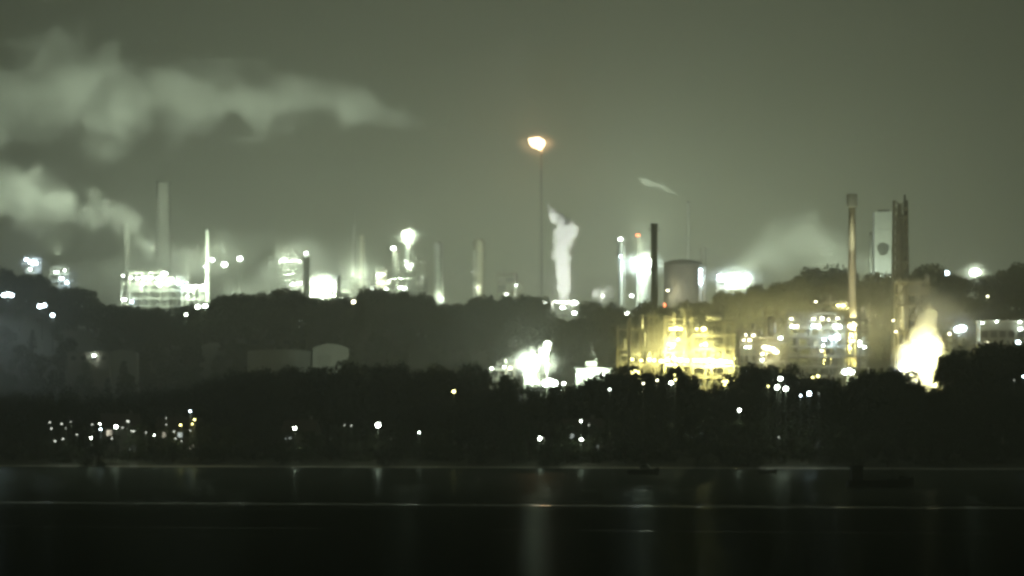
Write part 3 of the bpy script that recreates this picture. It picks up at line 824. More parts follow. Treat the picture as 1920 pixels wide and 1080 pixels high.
frame_unit('process_structure', 'tallest cream frame with an outlined top in the yellow-lit unit', 'process structure', 1247, 1297, 1305, 12, [582, 600, 618, 640, 662, 684], 3, 'ysteel', seed=53, th=.27, group=G, pipes=14, fill=.9,
           lamps=[(1259, 617, 5, 'y', 9172), (1268, 616, 6, 'y', 12612), (1276, 617, 6, 'y', 12612), (1254, 645, 6, 'y', 12612), (1261, 646, 6, 'y', 12612), (1271, 636, 4, 'y', 5733), (1240, 677, 6, 'y', 18345), (1251, 675, 6, 'y', 18345), (1263, 672, 7, 'y', 20638), (1275, 675, 7, 'y', 20638), (1288, 676, 6, 'y', 18345), (1256, 684, 5, 'y', 13759)],
           drums=[(1254, 1290, 608, 5), (1250, 1286, 652, 6)], verts=[(1288, 604, 660, 9)])
frame_unit('process_structure', 'wide cream frame with a roof drum, right part of the yellow-lit unit', 'process structure', 1300, 1376, 1300, 12, [606, 630, 655, 672, 688], 4, 'ysteel', seed=54, th=.24, group=G, pipes=14, fill=.8,
           lamps=[(1319, 617, 8, 'y', 16052), (1306, 617, 3, 'y', 3439), (1322, 646, 8, 'y', 16052), (1314, 647, 4, 'y', 5733), (1304, 675, 6, 'y', 18345), (1314, 676, 7, 'y', 20638), (1326, 676, 7, 'y', 22932), (1338, 677, 7, 'y', 22932), (1350, 677, 6, 'y', 20638), (1361, 678, 6, 'y', 18345), (1369, 679, 5, 'y', 16052), (1330, 686, 5, 'y', 10319)],
           drums=[(1324, 1357, 594, 8), (1328, 1360, 640, 6)], verts=[(1338, 612, 660, 5), (1345, 615, 660, 4)])
mast('squat starry white floodlight standing in the trees under the right end of the yellow-lit unit', 1360, 718, 1100, 11, 'y', 10319)
frame_unit('roof_box_structure', 'small pale boxed frame on posts above the yellow-lit unit, upper right', 'process structure', 1327, 1357, 1330, 6, [584, 603], 2, 'steel', seed=56, th=.25, fill=1, pipes=2)

# ---------------- white plant left of it
frame_unit('silo_structure', 'dazzling white floodlit tower drowning the centre of the near plant', 'process structure', 984, 1026, 1240, 7, [662, 674, 686, 698], 3, 'clad', seed=61, th=.2, pipes=8, fill=.8,
           lamps=[(992, 676, 15, 'w', 70000), (1002, 672, 16, 'w', 80000), (1011, 676, 15, 'w', 70000), (996, 686, 15, 'w', 60000), (1007, 686, 15, 'w', 60000), (1018, 668, 7, 'w', 30000), (988, 684, 7, 'c', 30000), (1001, 680, 16, 'w', 60000), (1004, 716, 5, 'w', 5000)],
           verts=[(1000, 660, 735, 12)])
# inclined conveyor gallery with a head house
d = 1232; x = X(1019, d); g = gz(x, d)
cv = thing('conveyor_gallery', 'white lit sloping gallery with a rounded head leaning over the dazzling tower', 'conveyor', (x, d, g))
p0 = Vector((X(1012, d) - x, -.5, Z(700, d) - g)); p1 = Vector((X(1023, d) - x, -.5, Z(652, d) - g))
MB().bar(p0, p1, 1.3, 4, 1.2).build('gallery', 'clad', cv)
MB().lathe([(p1.z - 1.2, .9), (p1.z - .6, 1.6), (p1.z + 1.4, 1.6), (p1.z + 2.1, 1.1), (p1.z + 2.4, .3)], 14, (X(1026, d) - x, -.5)).build('head_house', 'clad', cv, True)
b = MB()
for px in (1013, 1022): b.bar((X(px, d) - x, 0, -.5), (X(px, d) - x, 0, p0.z + (p1.z - p0.z) * (px - 1012) / 11), .18, 6)
b.build('trestle', 'dsteel', cv)
lamp_part(cv, (X(1026, d) - x, -3, Z(645, d) - g), .75, 'w', 9000); lamp_part(cv, (X(1024, d) - x, -3.0, Z(655, d) - g), .8, 'w', 9000); lamp_part(cv, (X(1021, d) - x, -3.0, Z(664, d) - g), .8, 'w', 9000)
frame_unit('packing_house', 'small dim structure with a lit box on stilts left of the dazzling tower', 'process structure', 920, 964, 1230, 6, [684, 694, 712, 730], 3, 'clad', seed=63, th=.2, pipes=4, fill=.9,
           lamps=[(922, 691, 3.5, 'w', 2600), (956, 690, 3, 'a', 2500), (946, 688, 2.5, 'w', 1800)], drums=[(940, 962, 690, 5)])
mast('fat white floodlight at the right foot of the dazzling tower', 1031, 718, 1150, 12, 'w', 16000, heads=3, cross=14)
mast('small greenish lamp just right of the fat floodlight under the dazzling tower', 1057, 719, 1080, 5, 'w', 900)
# long low white shed
d = 1180; x = X(1112, d); g = gz(x, d); H = Z(692, d) - g; w = S(64, d)
sh = thing('loading_shed', 'long low brilliantly lit white shed between the dazzling tower and the yellow-lit unit', 'shed', (x, d, g))
MB().box((0, 4, H / 2), (w, 8, H)).build('wall', 'clad', sh)
b = MB(); b.add([(-w / 2 - .3, -.4, H), (w / 2 + .3, -.4, H), (w / 2 + .3, 8.4, H + .9), (-w / 2 - .3, 8.4, H + .9), (-w / 2 - .3, -.4, H + .25), (w / 2 + .3, -.4, H + .25), (w / 2 + .3, 8.4, H + 1.15), (-w / 2 - .3, 8.4, H + 1.15)],
                [(0, 1, 2, 3), (4, 7, 6, 5), (0, 4, 5, 1), (2, 6, 7, 3), (1, 5, 6, 2), (0, 3, 7, 4)]); b.build('roof', 'sheet', sh)
for k in range(3): MB().box((-w * .3 + k * w * .3, -.05, H * .38), (2.0, .1, H * .7)).build('shutter', 'steel', sh)
MB().box((-w * .05, 3, H + 1.4), (3, 3, 1.4)).build('roof_unit', 'clad', sh)
MB().bar((X(1118, d) - x, 3, H), (X(1118, d) - x, 3, H + 3), .28, 10).build('flue', 'pipe', sh)
for px, py, s, pw in ((1085, 704, 6, 5000), (1098, 700, 5, 5000), (1108, 703, 6, 6000), (1119, 699, 6, 6000), (1130, 701, 5, 4000), (1139, 697, 4, 2500)):
    lamp_part(sh, (X(px, d) - x, -1.8, Z(py, d) - g), S(s, d) / 2, 'w', pw)

# ---------------- white and grey unit on the right
G = 'open frames of the grey-lit unit'
frame_unit('process_structure', 'wide hazy open frame with bands of white lights and a bluish panel of light', 'process structure', 1478, 1584, 1390, 10, [589, 602, 616, 634, 652], 5, 'steel', seed=71, th=.22, group=G, pipes=18, fill=.8,
           lamps=[(1485, 612, 5, 'w', 3500), (1493, 612, 4.5, 'a', 3000), (1526, 611, 5, 'c', 4500), (1534, 612, 5, 'w', 3500), (1565, 611, 5, 'w', 4500), (1573, 613, 6, 'w', 4500), (1483, 598, 4, 'a', 1500), (1525, 598, 3.5, 'a', 1500), (1541, 597, 4.5, 'a', 2200), (1553, 599, 3, 'a', 1300), (1570, 597, 3, 'a', 1500),
                  (1559, 634, 8, 'c', 7000), (1568, 633, 9, 'c', 8000), (1545, 637, 4, 'c', 3000), (1543, 648, 3, 'w', 1200), (1540, 658, 3, 'a', 900)],
           drums=[(1490, 1515, 628, 6), (1548, 1578, 594, 5)], verts=[(1495, 620, 660, 12), (1520, 592, 655, 8), (1562, 622, 665, 15)])
frame_unit('process_structure', 'dim olive frame with a cluster of pale slit windows, left of the grey-lit unit', 'process structure', 1388, 1420, 1370, 8, [622, 634, 648, 664], 3, 'ysteel', seed=72, th=.22, group=G, pipes=6, fill=.9,
           lamps=[(1394, 638, 3, 'a', 900), (1405, 638, 4, 'a', 1100), (1412, 629, 3.5, 'a', 900), (1398, 651, 3, 'w', 900), (1404, 651, 3, 'w', 900), (1398, 628, 2.5, 'a', 600)])
frame_unit('process_structure', 'squat frame with a big warm white light cluster low in the grey-lit unit', 'process structure', 1420, 1476, 1375, 9, [586, 604, 634, 646, 662], 3, 'ysteel', seed=73, th=.22, group=G, pipes=10, fill=.9,
           lamps=[(1432, 651, 6, 'a', 7000), (1440, 653, 7, 'a', 8000), (1449, 655, 7, 'a', 8000), (1455, 660, 5, 'a', 5000), (1429, 664, 5, 'a', 3500), (1429, 675, 3.5, 'w', 1800), (1463, 634, 4, 'w', 1800)], verts=[(1448, 592, 630, 16)])
frame_unit('process_structure', 'tall thin hazy frame with slim vertical lights, right of the sandy chimney', 'process structure', 1584, 1626, 1400, 8, [600, 622, 644, 668], 3, 'dsteel', seed=74, th=.22, group=G, pipes=9, fill=.7,
           lamps=[(1592, 612, 3.5, 'a', 1300), (1599, 640, 3, 'a', 1300), (1611, 641, 4, 'w', 1500), (1620, 651, 3.5, 'w', 1500), (1611, 648, 3, 'w', 900)], verts=[(1611, 630, 668, 7), (1620, 640, 668, 5), (1600, 632, 668, 6)])
frame_unit('head_platform', 'small lit platform left of the sandy chimney, above the grey-lit unit', 'process structure', 1548, 1588, 1415, 6, [570, 580], 3, 'ysteel', seed=75, th=.2, pipes=3, lamps=[(1571, 573, 3.5, 'y', 1500), (1580, 573, 5, 'y', 2500), (1529, 566, 2.5, 'a', 800)])
frame_unit('regenerator_tower', 'dim brown process block behind the steam blaze, right of the sandy chimney', 'process structure', 1684, 1742, 1425, 12, [530, 552, 574, 598, 624], 3, 'ysteel', seed=76, th=.25, pipes=10, fill=.9, verts=[(1698, 534, 620, 18), (1725, 548, 620, 14)], lamps=[(1679, 622, 2.5, 'a', 1500), (1674, 601, 2, 'a', 900)])
mast('bright star of light low in the smoke behind the trees, below the grey-lit unit', 1590, 697, 1290, 9, 'w', 26000, heads=3, cross=12)
mast('dim yellow lamp half sunk in the trees left of the low bright star', 1528, 707, 1220, 4, 'y', 1500, heads=2, cross=10)

# ---------------- the steam blaze at the right
frame_unit('flash_drum_structure', 'steel frame buried in a blaze of yellow-white lit steam', 'process structure', 1700, 1764, 1290, 10, [640, 664, 690, 712], 4, 'ysteel', seed=81, th=.2, pipes=8, fill=.6,
           lamps=[(1702, 694, 7, 'w', 30000), (1690, 692, 5, 'c', 20000), (1716, 690, 12, 'a', 40000), (1730, 700, 12, 'a', 50000), (1745, 700, 12, 'y', 50000), (1757, 690, 9, 'y', 30000), (1722, 670, 12, 'a', 40000), (1740, 668, 12, 'a', 50000), (1755, 660, 8, 'a', 30000), (1712, 652, 9, 'a', 30000), (1735, 646, 10, 'a', 30000), (1749, 641, 8, 'a', 20000), (1738, 626, 6, 'a', 12000)],
           verts=[(1728, 640, 715, 10)])
mast('dim lamp at the right foot of the steam blaze', 1768, 704, 1240, 6, 'a', 2500)
mast('tiny warm lamp in the treetops right below the steam blaze', 1752, 722, 1130, 4.5, 'a', 900)
mast('cool white floodlight with a blue flare right of the steam blaze', 1800, 617, 1430, 11, 'c', 22000, heads=2, cross=8)
mast('faint dot of light left under the cool floodlight beside the steam blaze', 1780, 626, 1430, 4, 'a', 900)
d = 1425; x = X(1880, d); g = gz(x, d); H = Z(604, d) - g; w = S(84, d)
hs = thing('pale_shed', 'long grey shed with a pale roof edge at the right margin', 'shed', (x, d, g))
MB().box((0, 7, H / 2), (w, 14, H)).build('wall', 'sheetroof', hs)
MB().box((0, 7, H + .3), (w + 1, 15, .6)).build('roof', 'sheet', hs)
for k in range(5):
    MB().box((-w / 2 + w * (k + .5) / 5, -.06, H - 4), (2.0, .14, 2.2)).build('window', 'glassd', hs)
for px, py, s, pw in ((1912, 617, 6, 600), (1868, 603, 3.5, 300), (1911, 604, 4, 250), (1841, 606, 3, 200)): lamp_part(hs, (X(px, d) - x, -1.5, Z(py, d) - g), S(s, d) / 2, 'w', pw)
mast('blue-tinted lamp below the roof edge of the grey shed at the right margin', 1909, 642, 1400, 6.5, 'c', 2500)
mast('pinprick lamp under the grey shed at the right margin', 1850, 643, 1400, 3.5, 'a', 600)
mast('starry white floodlight high on the ridge at the right', 1828, 511, 1640, 9, 'w', 60000, heads=3, cross=7)
mast('small white lamp on the ridge left of the starry floodlight', 1775, 512, 1640, 7, 'c', 5000)
mast('lamp hanging low on the slope between the starry floodlight and the grey shed', 1851, 556, 1560, 4, 'a', 1200)
mast('orange lamp slanting in the trees below the pale tank', 1246, 572, 1700, 5, 'r', 900, sq=(.7, .7, 1.6))

mast('floodlight mast just beyond the left margin, its haze spilling into view', -30, 632, 1080, 10, 'c', 120000, heads=3, cross=10)

# ---------------- west hillside: yards and sheds
mast('pair of cool white lamps in the dark trees at the left margin', 15, 553, 1560, 7, 'c', 6000, heads=3, cross=14)
mast('cool white double lamp on the dark slope below the floodlit left towers', 79, 574, 1520, 7, 'c', 5000, heads=2, cross=8)
mast('lowest cool lamp on the dark slope, right of the double lamp', 99, 591, 1500, 6, 'c', 2500)
mast('white lamp at the edge of the trees below the blazing unit', 378, 575, 1570, 7, 'w', 2500, heads=2, cross=14)
mast('small lamp in the trees below the slim white pole', 349, 590, 1540, 4, 'w', 900)
mast('soft lamp in the dark treetops below the twin hazy columns', 663, 566, 1560, 6, 'a', 1500)


def gable_shed(name, label, px0, px1, d, ytop, dep, rise, rz, wall, roof, cat='shed', extra=None):
    xc = X((px0 + px1) / 2, d); g = gz(xc, d); H = Z(ytop, d) - g; w = S(px1 - px0, d)
    o = thing(name, label, cat, (xc, d, g), None, rz)
    he = H - rise
    b = MB().box((0, 0, he / 2 - .5), (w, dep, he + 1))
    for s in (-1, 1):
        n = 10; arc = [(-w / 2 + w * k / n, he + rise * math.sin(math.pi * k / n) ** .8) for k in range(n + 1)]
        vs = [(a, s * dep / 2, z) for a, z in arc]
        b.add(vs + [(-w / 2, s * dep / 2, he - .01), (w / 2, s * dep / 2, he - .01)], [tuple(range(n + 1))])
    b.build('wall', wall, o)
    n = 10; b = MB(); vs = []
    for yy in (-dep / 2 - .3, dep / 2 + .3):
        for t in (0, .18):
            vs += [(-w / 2 * 1.02 + w * 1.02 * k / n, yy, he + rise * math.sin(math.pi * k / n) ** .8 + .02 + t) for k in range(n + 1)]
    m = n + 1
    fs = []
    for k in range(n): fs += [(k, k + 1, 2 * m + k + 1, 2 * m + k), (m + k, 3 * m + k, 3 * m + k + 1, m + k + 1), (k, m + k, m + k + 1, k + 1), (2 * m + k, 2 * m + k + 1, 3 * m + k + 1, 3 * m + k)]
    b.add(vs, fs); b.build('roof', roof, o)
    return o


o = gable_shed('curved_roof_shed', 'pale round-topped shed end on the dark hillside', 588, 655, 1400, 646, 14, 1.6, 0, 'clad', 'sheet')
MB().box((-2.0, -7.05, 5), (4.5, .1, 6)).build('door', 'sheet', o)
o = gable_shed('long_shed', 'long dim low shed adjoining the round-topped one on its left', 466, 586, 1404, 656, 12, .6, 0, 'sheet', 'sheetroof')
for k in range(4): MB().box((-8 + k * 5.2, -6.06, 12), (2.2, .1, 1.4)).build('window', 'glassd', o)
d = 1380; x = X(166, d); g = gz(x, d); H = Z(661, d) - g; w = S(78, d)
o = thing('flat_roof_building', 'flat-roofed building with one lamp on its lit wall, on the dark left slope', 'building', (x, d, g))
MB().box((0, 5, H / 2), (w, 10, H)).build('wall', 'wall', o); MB().box((0, 5, H + .2), (w + .6, 10.6, .4)).build('roof', 'sheetroof', o)
for k in range(4): MB().box((-w * .36 + k * w * .24, -.05, H - 1.8), (1.6, .12, 1.3)).build('window', 'glassd', o)
lamp_part(o, (X(177, d) - x, -.9, Z(667, d) - g), .42, 'w', 350)
gable_shed('hip_roof_hall', 'dim dark hall with a low curved roof right of the flat-roofed building', 208, 258, 1390, 656, 10, 1.2, 0, 'sheet', 'sheetroof', 'hall')

# ---------------- houses and lamps among the shore trees
def house(label, px, d, w, dep, eav, rise, rz, lit, roofmat='roof'):
    d = shore(X(px, d)) + 34; x = X(px, d); g = gz(x, d)
    o = thing('house', label, 'house', (x, d, g), None, rz)
    b = MB().box((0, 0, eav / 2 - .4), (w, dep, eav + .8))
    for s in (-1, 1): b.add([(s * w / 2, -dep / 2, eav - .005), (s * w / 2, dep / 2, eav - .005), (s * w / 2, 0, eav + rise)], [(0, 1, 2)])
    b.build('wall', 'wall', o)
    r = MB()
    for s in (-1, 1):
        a, e = dep / 2 + .4, w / 2 + .35; z0 = eav - .4 * rise / (dep / 2)
        r.add([(-e, s * a, z0 + .02), (e, s * a, z0 + .02), (e, 0, eav + rise + .02), (-e, 0, eav + rise + .02), (-e, s * a, z0 + .2), (e, s * a, z0 + .2), (e, 0, eav + rise + .2), (-e, 0, eav + rise + .2)],
              [(0, 1, 2, 3), (4, 7, 6, 5), (0, 4, 5, 1), (1, 5, 6, 2), (0, 3, 7, 4)])
    rf = r.build('roof', roofmat, o)
    MB().box((w * .28, .3, eav + rise + .3), (.7, .7, 1.5)).build('chimney', 'wall', rf)
    for wx, wz, ww, wh, m in lit:
        f = MB().box((wx, -dep / 2 - .04, wz), (ww + .25, .12, wh + .25)).build('window', 'whitep', o)
        MB().box((wx, -dep / 2 - .12, wz), (ww, .06, wh)).build('pane', m, f)
    MB().box((-w * .12, -dep / 2 - .05, 1.05), (.95, .12, 2.1)).build('door', 'bark', o)
    return o


house('yellow-lit gabled house front behind the shore trees at left', 226, 900, 8, 7, 6.2, 2.4, R(8), [(-2.6, 4.6, 1.1, 1.2, 'dim'), (2.4, 1.6, 1.4, 1.2, 'dimc'), (2.3, 4.6, .9, 1.1, 'glassd')])
house('long white house with a bright corner between bare tree stems', 566, 893, 7, 6, 5.2, 2.2, R(-14), [(-2.2, 4.0, 1.5, 1.3, 'dimc'), (1.9, 4.0, 1.1, 1.1, 'glassd'), (2.1, 1.5, 1.0, 1.0, 'glassd')])
house('low house with yellow lamps at the right end of the lit shore row', 338, 905, 9, 7, 5.6, 2.2, R(-6), [(-2.8, 4.2, .9, 1.1, 'dim'), (.6, 4.2, .9, 1.0, 'dimc'), (3, 1.6, 1.1, 1.1, 'dim')])
house('dark house with faint panes behind the two rightmost shore lamps', 1092, 862, 8, 7, 5.2, 2.2, R(5), [(-2.6, 3.9, .8, .9, 'dimc'), (2.6, 1.6, .7, .9, 'dimc'), (2.4, 3.9, .8, .9, 'glassd')])
keep(222, 797, 920, 3); keep(558, 803, 905, 3)

SHORE = [  # px, py, depth, size px, kind, power, label
    (133, 791, 886, 4, 'w', 120, 'faint white lamp at the left end of the lit shore row'),
    (124, 803, 884, 3, 'w', 80, 'fainter lamp below the left-end lamp of the lit shore row'),
    (188, 795, 884, 6, 'w', 320, 'upper of two stacked white lamps left of the yellow-lit house'),
    (189, 805, 882, 6, 'c', 320, 'lower of two stacked white lamps left of the yellow-lit house'),
    (171, 821, 880, 7, 'w', 300, 'low white lamp near the water, left below the yellow-lit house'),
    (218, 800, 882, 9, 'w', 700, 'blurred white lamp in front of the yellow-lit house'),
    (274, 811, 880, 5, 'w', 120, 'dim lamp in the trees just right of the yellow-lit house'),
    (290, 816, 880, 6, 'w', 160, 'dim double lamp midway between the two lit houses at left'),
    (312, 796, 882, 4, 'w', 120, 'small lamp just left of the low house with yellow lamps'),
    (312, 784, 884, 3.5, 'w', 90, 'small upper lamp left of the low house with yellow lamps'),
    (357, 771, 884, 6, 'c', 500, 'blue-tinged lamp above the low house, highest of its row'),
    (365, 787, 884, 7, 'y', 500, 'yellow lamp right of the low house, under the blue-tinged one'),
    (361, 795, 882, 5, 'y', 260, 'smaller yellow lamp tucked under the bigger yellow one'),
    (339, 797, 882, 6, 'y', 600, 'tall-glowing amber lamp in front of the low house'),
    (341, 827, 878, 4, 'a', 90, 'tiny amber lamp near the water below the low house'),
    (553, 803, 880, 8, 'w', 600, 'bright lamp lighting the corner of the long white house'),
    (646, 797, 882, 4, 'w', 90, 'weak lamp in the trees between the long white house and the glaring shore lamp'),
    (659, 798, 882, 5, 'w', 130, 'weak double-sized lamp next left of the glaring shore lamp'),
    (709, 797, 882, 12, 'w', 1100, 'glaring round white lamp, biggest in the dark shore wood'),
    (786, 811, 872, 6, 'w', 260, 'lone white lamp right of the glaring round one'),
    (851, 734, 905, 7.5, 'y', 380, 'lone yellow lamp high in the shore wood'),
    (1012, 822, 866, 8, 'w', 420, 'lone white lamp low in the wood under the dazzling tower'),
    (1019, 821, 866, 3.5, 'w', 60, 'faint twin glint right beside the low white lamp'),
    (1089, 790, 850, 6.5, 'w', 300, 'upper white lamp at the dark house near the water'),
    (1104, 797, 850, 4, 'w', 80, 'faint lamp right of the dark house near the water'),
    (1090, 824, 848, 8, 'w', 320, 'lower white lamp at the dark house near the water'),
    (1143, 730, 925, 6.5, 'w', 300, 'white lamp in the treetops left of the yellow-lit unit'),
    (1206, 719, 970, 6, 'a', 200, 'soft pinkish lamp in the treetops under the left yellow frame'),
    (1232, 713, 990, 6, 'a', 260, 'warm lamp in the treetops under the narrow tower frame'),
    (1258, 718, 990, 9, 'w', 500, 'white elongated lamp in a dip of the treetops under the tallest frame'),
    (1266, 712, 992, 7, 'y', 300, 'yellow lamp touching the elongated white one in the treetop dip'),
    (1265, 703, 1000, 5, 'y', 200, 'smallest yellow lamp on top of the treetop dip'),
    (1386, 769, 880, 8, 'w', 420, 'lone white lamp in the dark wood below the yellow-lit unit'),
    (1460, 820, 845, 5, 'w', 120, 'little lone lamp low in the dark wood at right'),
    (1440, 724, 940, 6, 'y', 260, 'orange-tinged lamp at the left of the lamp cluster in the right treetops'),
    (1457, 726, 940, 10, 'w', 700, 'round lamp in the middle of the lamp cluster in the right treetops'),
    (1473, 729, 940, 12, 'w', 900, 'fat oval lamp, right of the lamp cluster in the right treetops'),
    (1463, 710, 945, 11, 'w', 800, 'top lamp of the cluster in the right treetops'),
    (1501, 742, 925, 6, 'c', 300, 'small cool lamp right below the treetop cluster'),
    (1517, 738, 925, 10, 'c', 700, 'bigger cool oval lamp right below the treetop cluster'),
    (1535, 738, 925, 3.5, 'w', 60, 'faint spark right of the cool oval lamp'),
    (1901, 713, 905, 3.5, 'w', 60, 'pinprick lamp in the black wood at the right margin'),
    (1918, 706, 905, 6, 'c', 240, 'blue lamp cut by the right margin of the black wood'),
]
for px, py, d, s, k, pw, lb in SHORE:
    y = shore(X(px, d)) + 12 if d > 880 else max(d, shore(X(px, d)) + 9)
    mast(lb, px, py, y, s * (.42 + .22 * (s > 7)), 'd' if pw < 140 else k, pw, 'street lamp', 'lamp_post', pole_r=.05, sq=(1.1, .8, .8 + (px * 7 % 5) * .1))
    keep(px, py, y, s * .6)
rs = random.Random(12)
for k in range(16):
    px = rs.choice((92, 98, 118, 150, 178, 205, 236, 250, 262, 282, 300, 322, 330, 352)) + rs.uniform(-6, 6); py = rs.uniform(786, 828)
    y = shore(X(px, 890)) + 12
    mast('faint speck of lamp light glinting between the stems of the lit shore row', px, py, y, rs.uniform(1.8, 3.4), 'd', 20, 'street lamp', 'lamp_post', 'faint lamp specks in the lit shore row', pole_r=.04)
    keep(px, py, y, 1.5)
for px, py, d, r in ((992, 716, 1150, 8), (1030, 716, 1150, 9), (1057, 719, 1080, 3), (1360, 717, 1100, 7), (1752, 722, 1130, 3), (1590, 697, 1290, 8), (1528, 707, 1220, 3), (945, 690, 1200, 8), (177, 667, 1370, 4),
                    (15, 553, 1555, 7), (79, 574, 1515, 7), (99, 591, 1495, 5), (378, 575, 1560, 9), (349, 590, 1535, 3), (663, 566, 1555, 4), (1851, 556, 1555, 3), (1246, 572, 1690, 4), (1828, 511, 1635, 9), (1775, 512, 1635, 4), (1851, 643, 1390, 2), (1909, 642, 1390, 4), (1880, 622, 1420, 24), (1175, 587, 1870, 4),
                    (300, 548, 2300, 30), (240, 560, 2300, 12), (365, 548, 2300, 22), (595, 535, 2300, 22), (1380, 530, 1950, 18), (1057, 573, 2190, 24), (1280, 540, 2000, 26), (60, 500, 2100, 14), (118, 520, 2090, 18)):
    keep(px, py, d, r)

for px in range(475, 655, 14): keep(px, 668 if px < 590 else 664, 1380, 7)
for px in range(135, 255, 14): keep(px, 666, 1370, 5)
init_trees(); build_trees()


# ---------------- boats at their moorings
def loft(b, secs):
    n = len(secs[0]); o = len(b.v)
    for s in secs: b.v += s
    for i in range(len(secs) - 1):
        for k in range(n):
            b.f.append((o + i * n + k, o + i * n + (k + 1) % n, o + (i + 1) * n + (k + 1) % n, o + (i + 1) * n + k))
    b.f.append(tuple(o + k for k in range(n - 1, -1, -1))); b.f.append(tuple(o + (len(secs) - 1) * n + k for k in range(n)))


def hull(L, B, fb, sheer=.5, dr=.35):
    b = MB(); secs = []
    for t, wf in ((0, .72), (.12, .86), (.35, 1), (.6, .95), (.8, .66), (.93, .28), (1, .03)):
        x = -L / 2 + L * t; w = B / 2 * wf; h = fb + sheer * max(0, (t - .4) / .6) ** 2
        xb = x - .10 * L * max(0, t - .8)
        secs.append([(xb, -w * .35, -dr), (xb, w * .35, -dr), (x, w * .9, .12), (x, w, h), (x, w * .93, h), (x, w * .9, h - .18), (x, -w * .9, h - .18), (x, -w * .93, h), (x, -w, h), (x, -w * .9, .12)])
    loft(b, secs); return b


def boat(label, px, py, L, B, fb, rz, kind):
    d = CAMH / ((py - HY) / F); x = X(px, d)
    o = thing('moored_boat', label, 'boat', (x, d, 0), None, rz)
    hull(L, B, fb).build('hull', 'hull', o)
    if kind == 'work':
        MB().box((-L * .36, 0, fb + .95), (L * .17, B * .6, 2.1)).build('wheelhouse', 'hull', o)
        MB().box((-L * .36, 0, fb + 2.06), (L * .21, B * .7, .12)).build('wheelhouse_roof', 'deck', o)
        for s in (-1, 1): MB().box((-L * .36, s * B * .305, fb + 1.45), (L * .11, .04, .6)).build('window', 'glassd', o)
        b = MB()
        for k in range(9):
            xx = -L * .2 + k * L * .075
            for s in (-1, 1): b.bar((xx, s * B * .42, fb - .1), (xx, s * B * .42, fb + .95), .035)
        for s in (-1, 1):
            for zz in (.5, .95): b.bar((-L * .2, s * B * .42, fb + zz), (L * .40, s * B * .42, fb + zz + .1), .03)
        b.build('railing', 'deck', o)
        b = MB(); b.bar((-L * .31, 0, fb + 2), (-L * .31, 0, fb + 3.6), .06, 6, .03); b.bar((-L * .31, -.5, fb + 3.1), (-L * .31, .5, fb + 3.1), .03)
        b.build('mast', 'deck', o)
        b = MB(); b.bar((L * .18, 0, fb - .1), (L * .18, 0, fb + 1.7), .09, 6); b.bar((L * .18, 0, fb + 1.6), (L * .05, 0, fb + 1.1), .06, 6); b.box((L * .30, 0, fb + .3), (.9, 1.2, .8))
        b.build('winch_gear', 'deck', o)
    elif kind == 'cabin':
        b = MB(); b.add([(-L * .15, -B * .33, fb - .1), (L * .28, -B * .28, fb - .1), (L * .28, B * .28, fb - .1), (-L * .15, B * .33, fb - .1), (-L * .12, -B * .28, fb + 1.15), (L * .10, -B * .26, fb + 1.15), (L * .10, B * .26, fb + 1.15), (-L * .12, B * .28, fb + 1.15)],
                        [(0, 3, 2, 1), (4, 5, 6, 7), (0, 1, 5, 4), (1, 2, 6, 5), (2, 3, 7, 6), (3, 0, 4, 7)]); b.build('cabin', 'whitep', o)
        MB().box((-.02 * L, 0, fb + 1.2), (L * .28, B * .6, .08)).build('cabin_roof', 'hull', o)
        for s in (-1, 1): MB().box((-.01 * L, s * B * .305, fb + .72), (L * .14, .05, .35)).build('window', 'glassd', o)
        b = MB(); b.bar((-L * .05, 0, fb + 1.2), (-L * .05, 0, fb + 2.2), .03, 6); b.build('mast', 'deck', o)
        MB().box((-L * .54, 0, .35), (.35, .4, .9)).build('outboard', 'hull', o)
    else:
        MB().box((-L * .2, 0, fb - .08), (.25, B * .75, .06)).build('thwart', 'deck', o); MB().box((L * .12, 0, fb - .08), (.25, B * .7, .06)).build('thwart', 'deck', o)
        MB().box((-L * .53, 0, .3), (.3, .3, .8)).build('outboard', 'hull', o)
    return o


boat('black workboat with a wheelhouse and long rails, biggest boat on the water', 1651, 913, 9.6, 3.0, .95, R(4), 'work')
boat('small motor cruiser with a pale low cabin, moored left of the black workboat', 1208, 889, 5.4, 2.0, .75, R(-12), 'cabin')
boat('open dinghy lying between the cruiser and the workboat', 1440, 888, 3.4, 1.4, .5, R(10), 'dinghy')

# ---------------- steam
plume('steam_cloud', 'wide torn bank of steam drifting across the upper left sky', [(790, 232, 14), (730, 215, 34), (660, 195, 50), (580, 195, 56), (480, 196, 58), (400, 175, 76), (320, 190, 70), (230, 190, 88), (110, 175, 104), (0, 195, 98), (-180, 195, 105)], 2650, .045, .042, .9, detail=5.0, step=.25)
plume('steam_cloud', 'thick steam plume rolling off to the left above the blazing white unit', [(296, 505, 18), (274, 470, 36), (250, 428, 40), (222, 404, 36), (180, 396, 36), (130, 380, 46), (80, 368, 58), (20, 365, 64), (-120, 350, 74)], 2550, .055, .075, .8, detail=5.0, step=.25)
plume('steam_plume', 'upright white steam jet beside the flare stack, bending left at its top', [(1057, 566, 7), (1057, 540, 13), (1056, 510, 15), (1053, 480, 17), (1055, 455, 19), (1062, 434, 23), (1056, 416, 19), (1044, 403, 15), (1034, 393, 9)], 2205, 2.0, .22, .6, 'z', step=.12, detail=5.0)
plume('steam_plume', 'low glowing steam behind the dark stubby column', [(430, 560, 30), (480, 540, 45), (530, 510, 52), (570, 490, 60), (610, 500, 52), (650, 530, 36), (690, 545, 18)], 2500, .085, .05, .5)
plume('steam_plume', 'low ragged steam left of the long blazing unit', [(120, 525, 20), (160, 530, 36), (205, 530, 46), (240, 525, 44), (275, 500, 34)], 2420, .05, .06, .7)
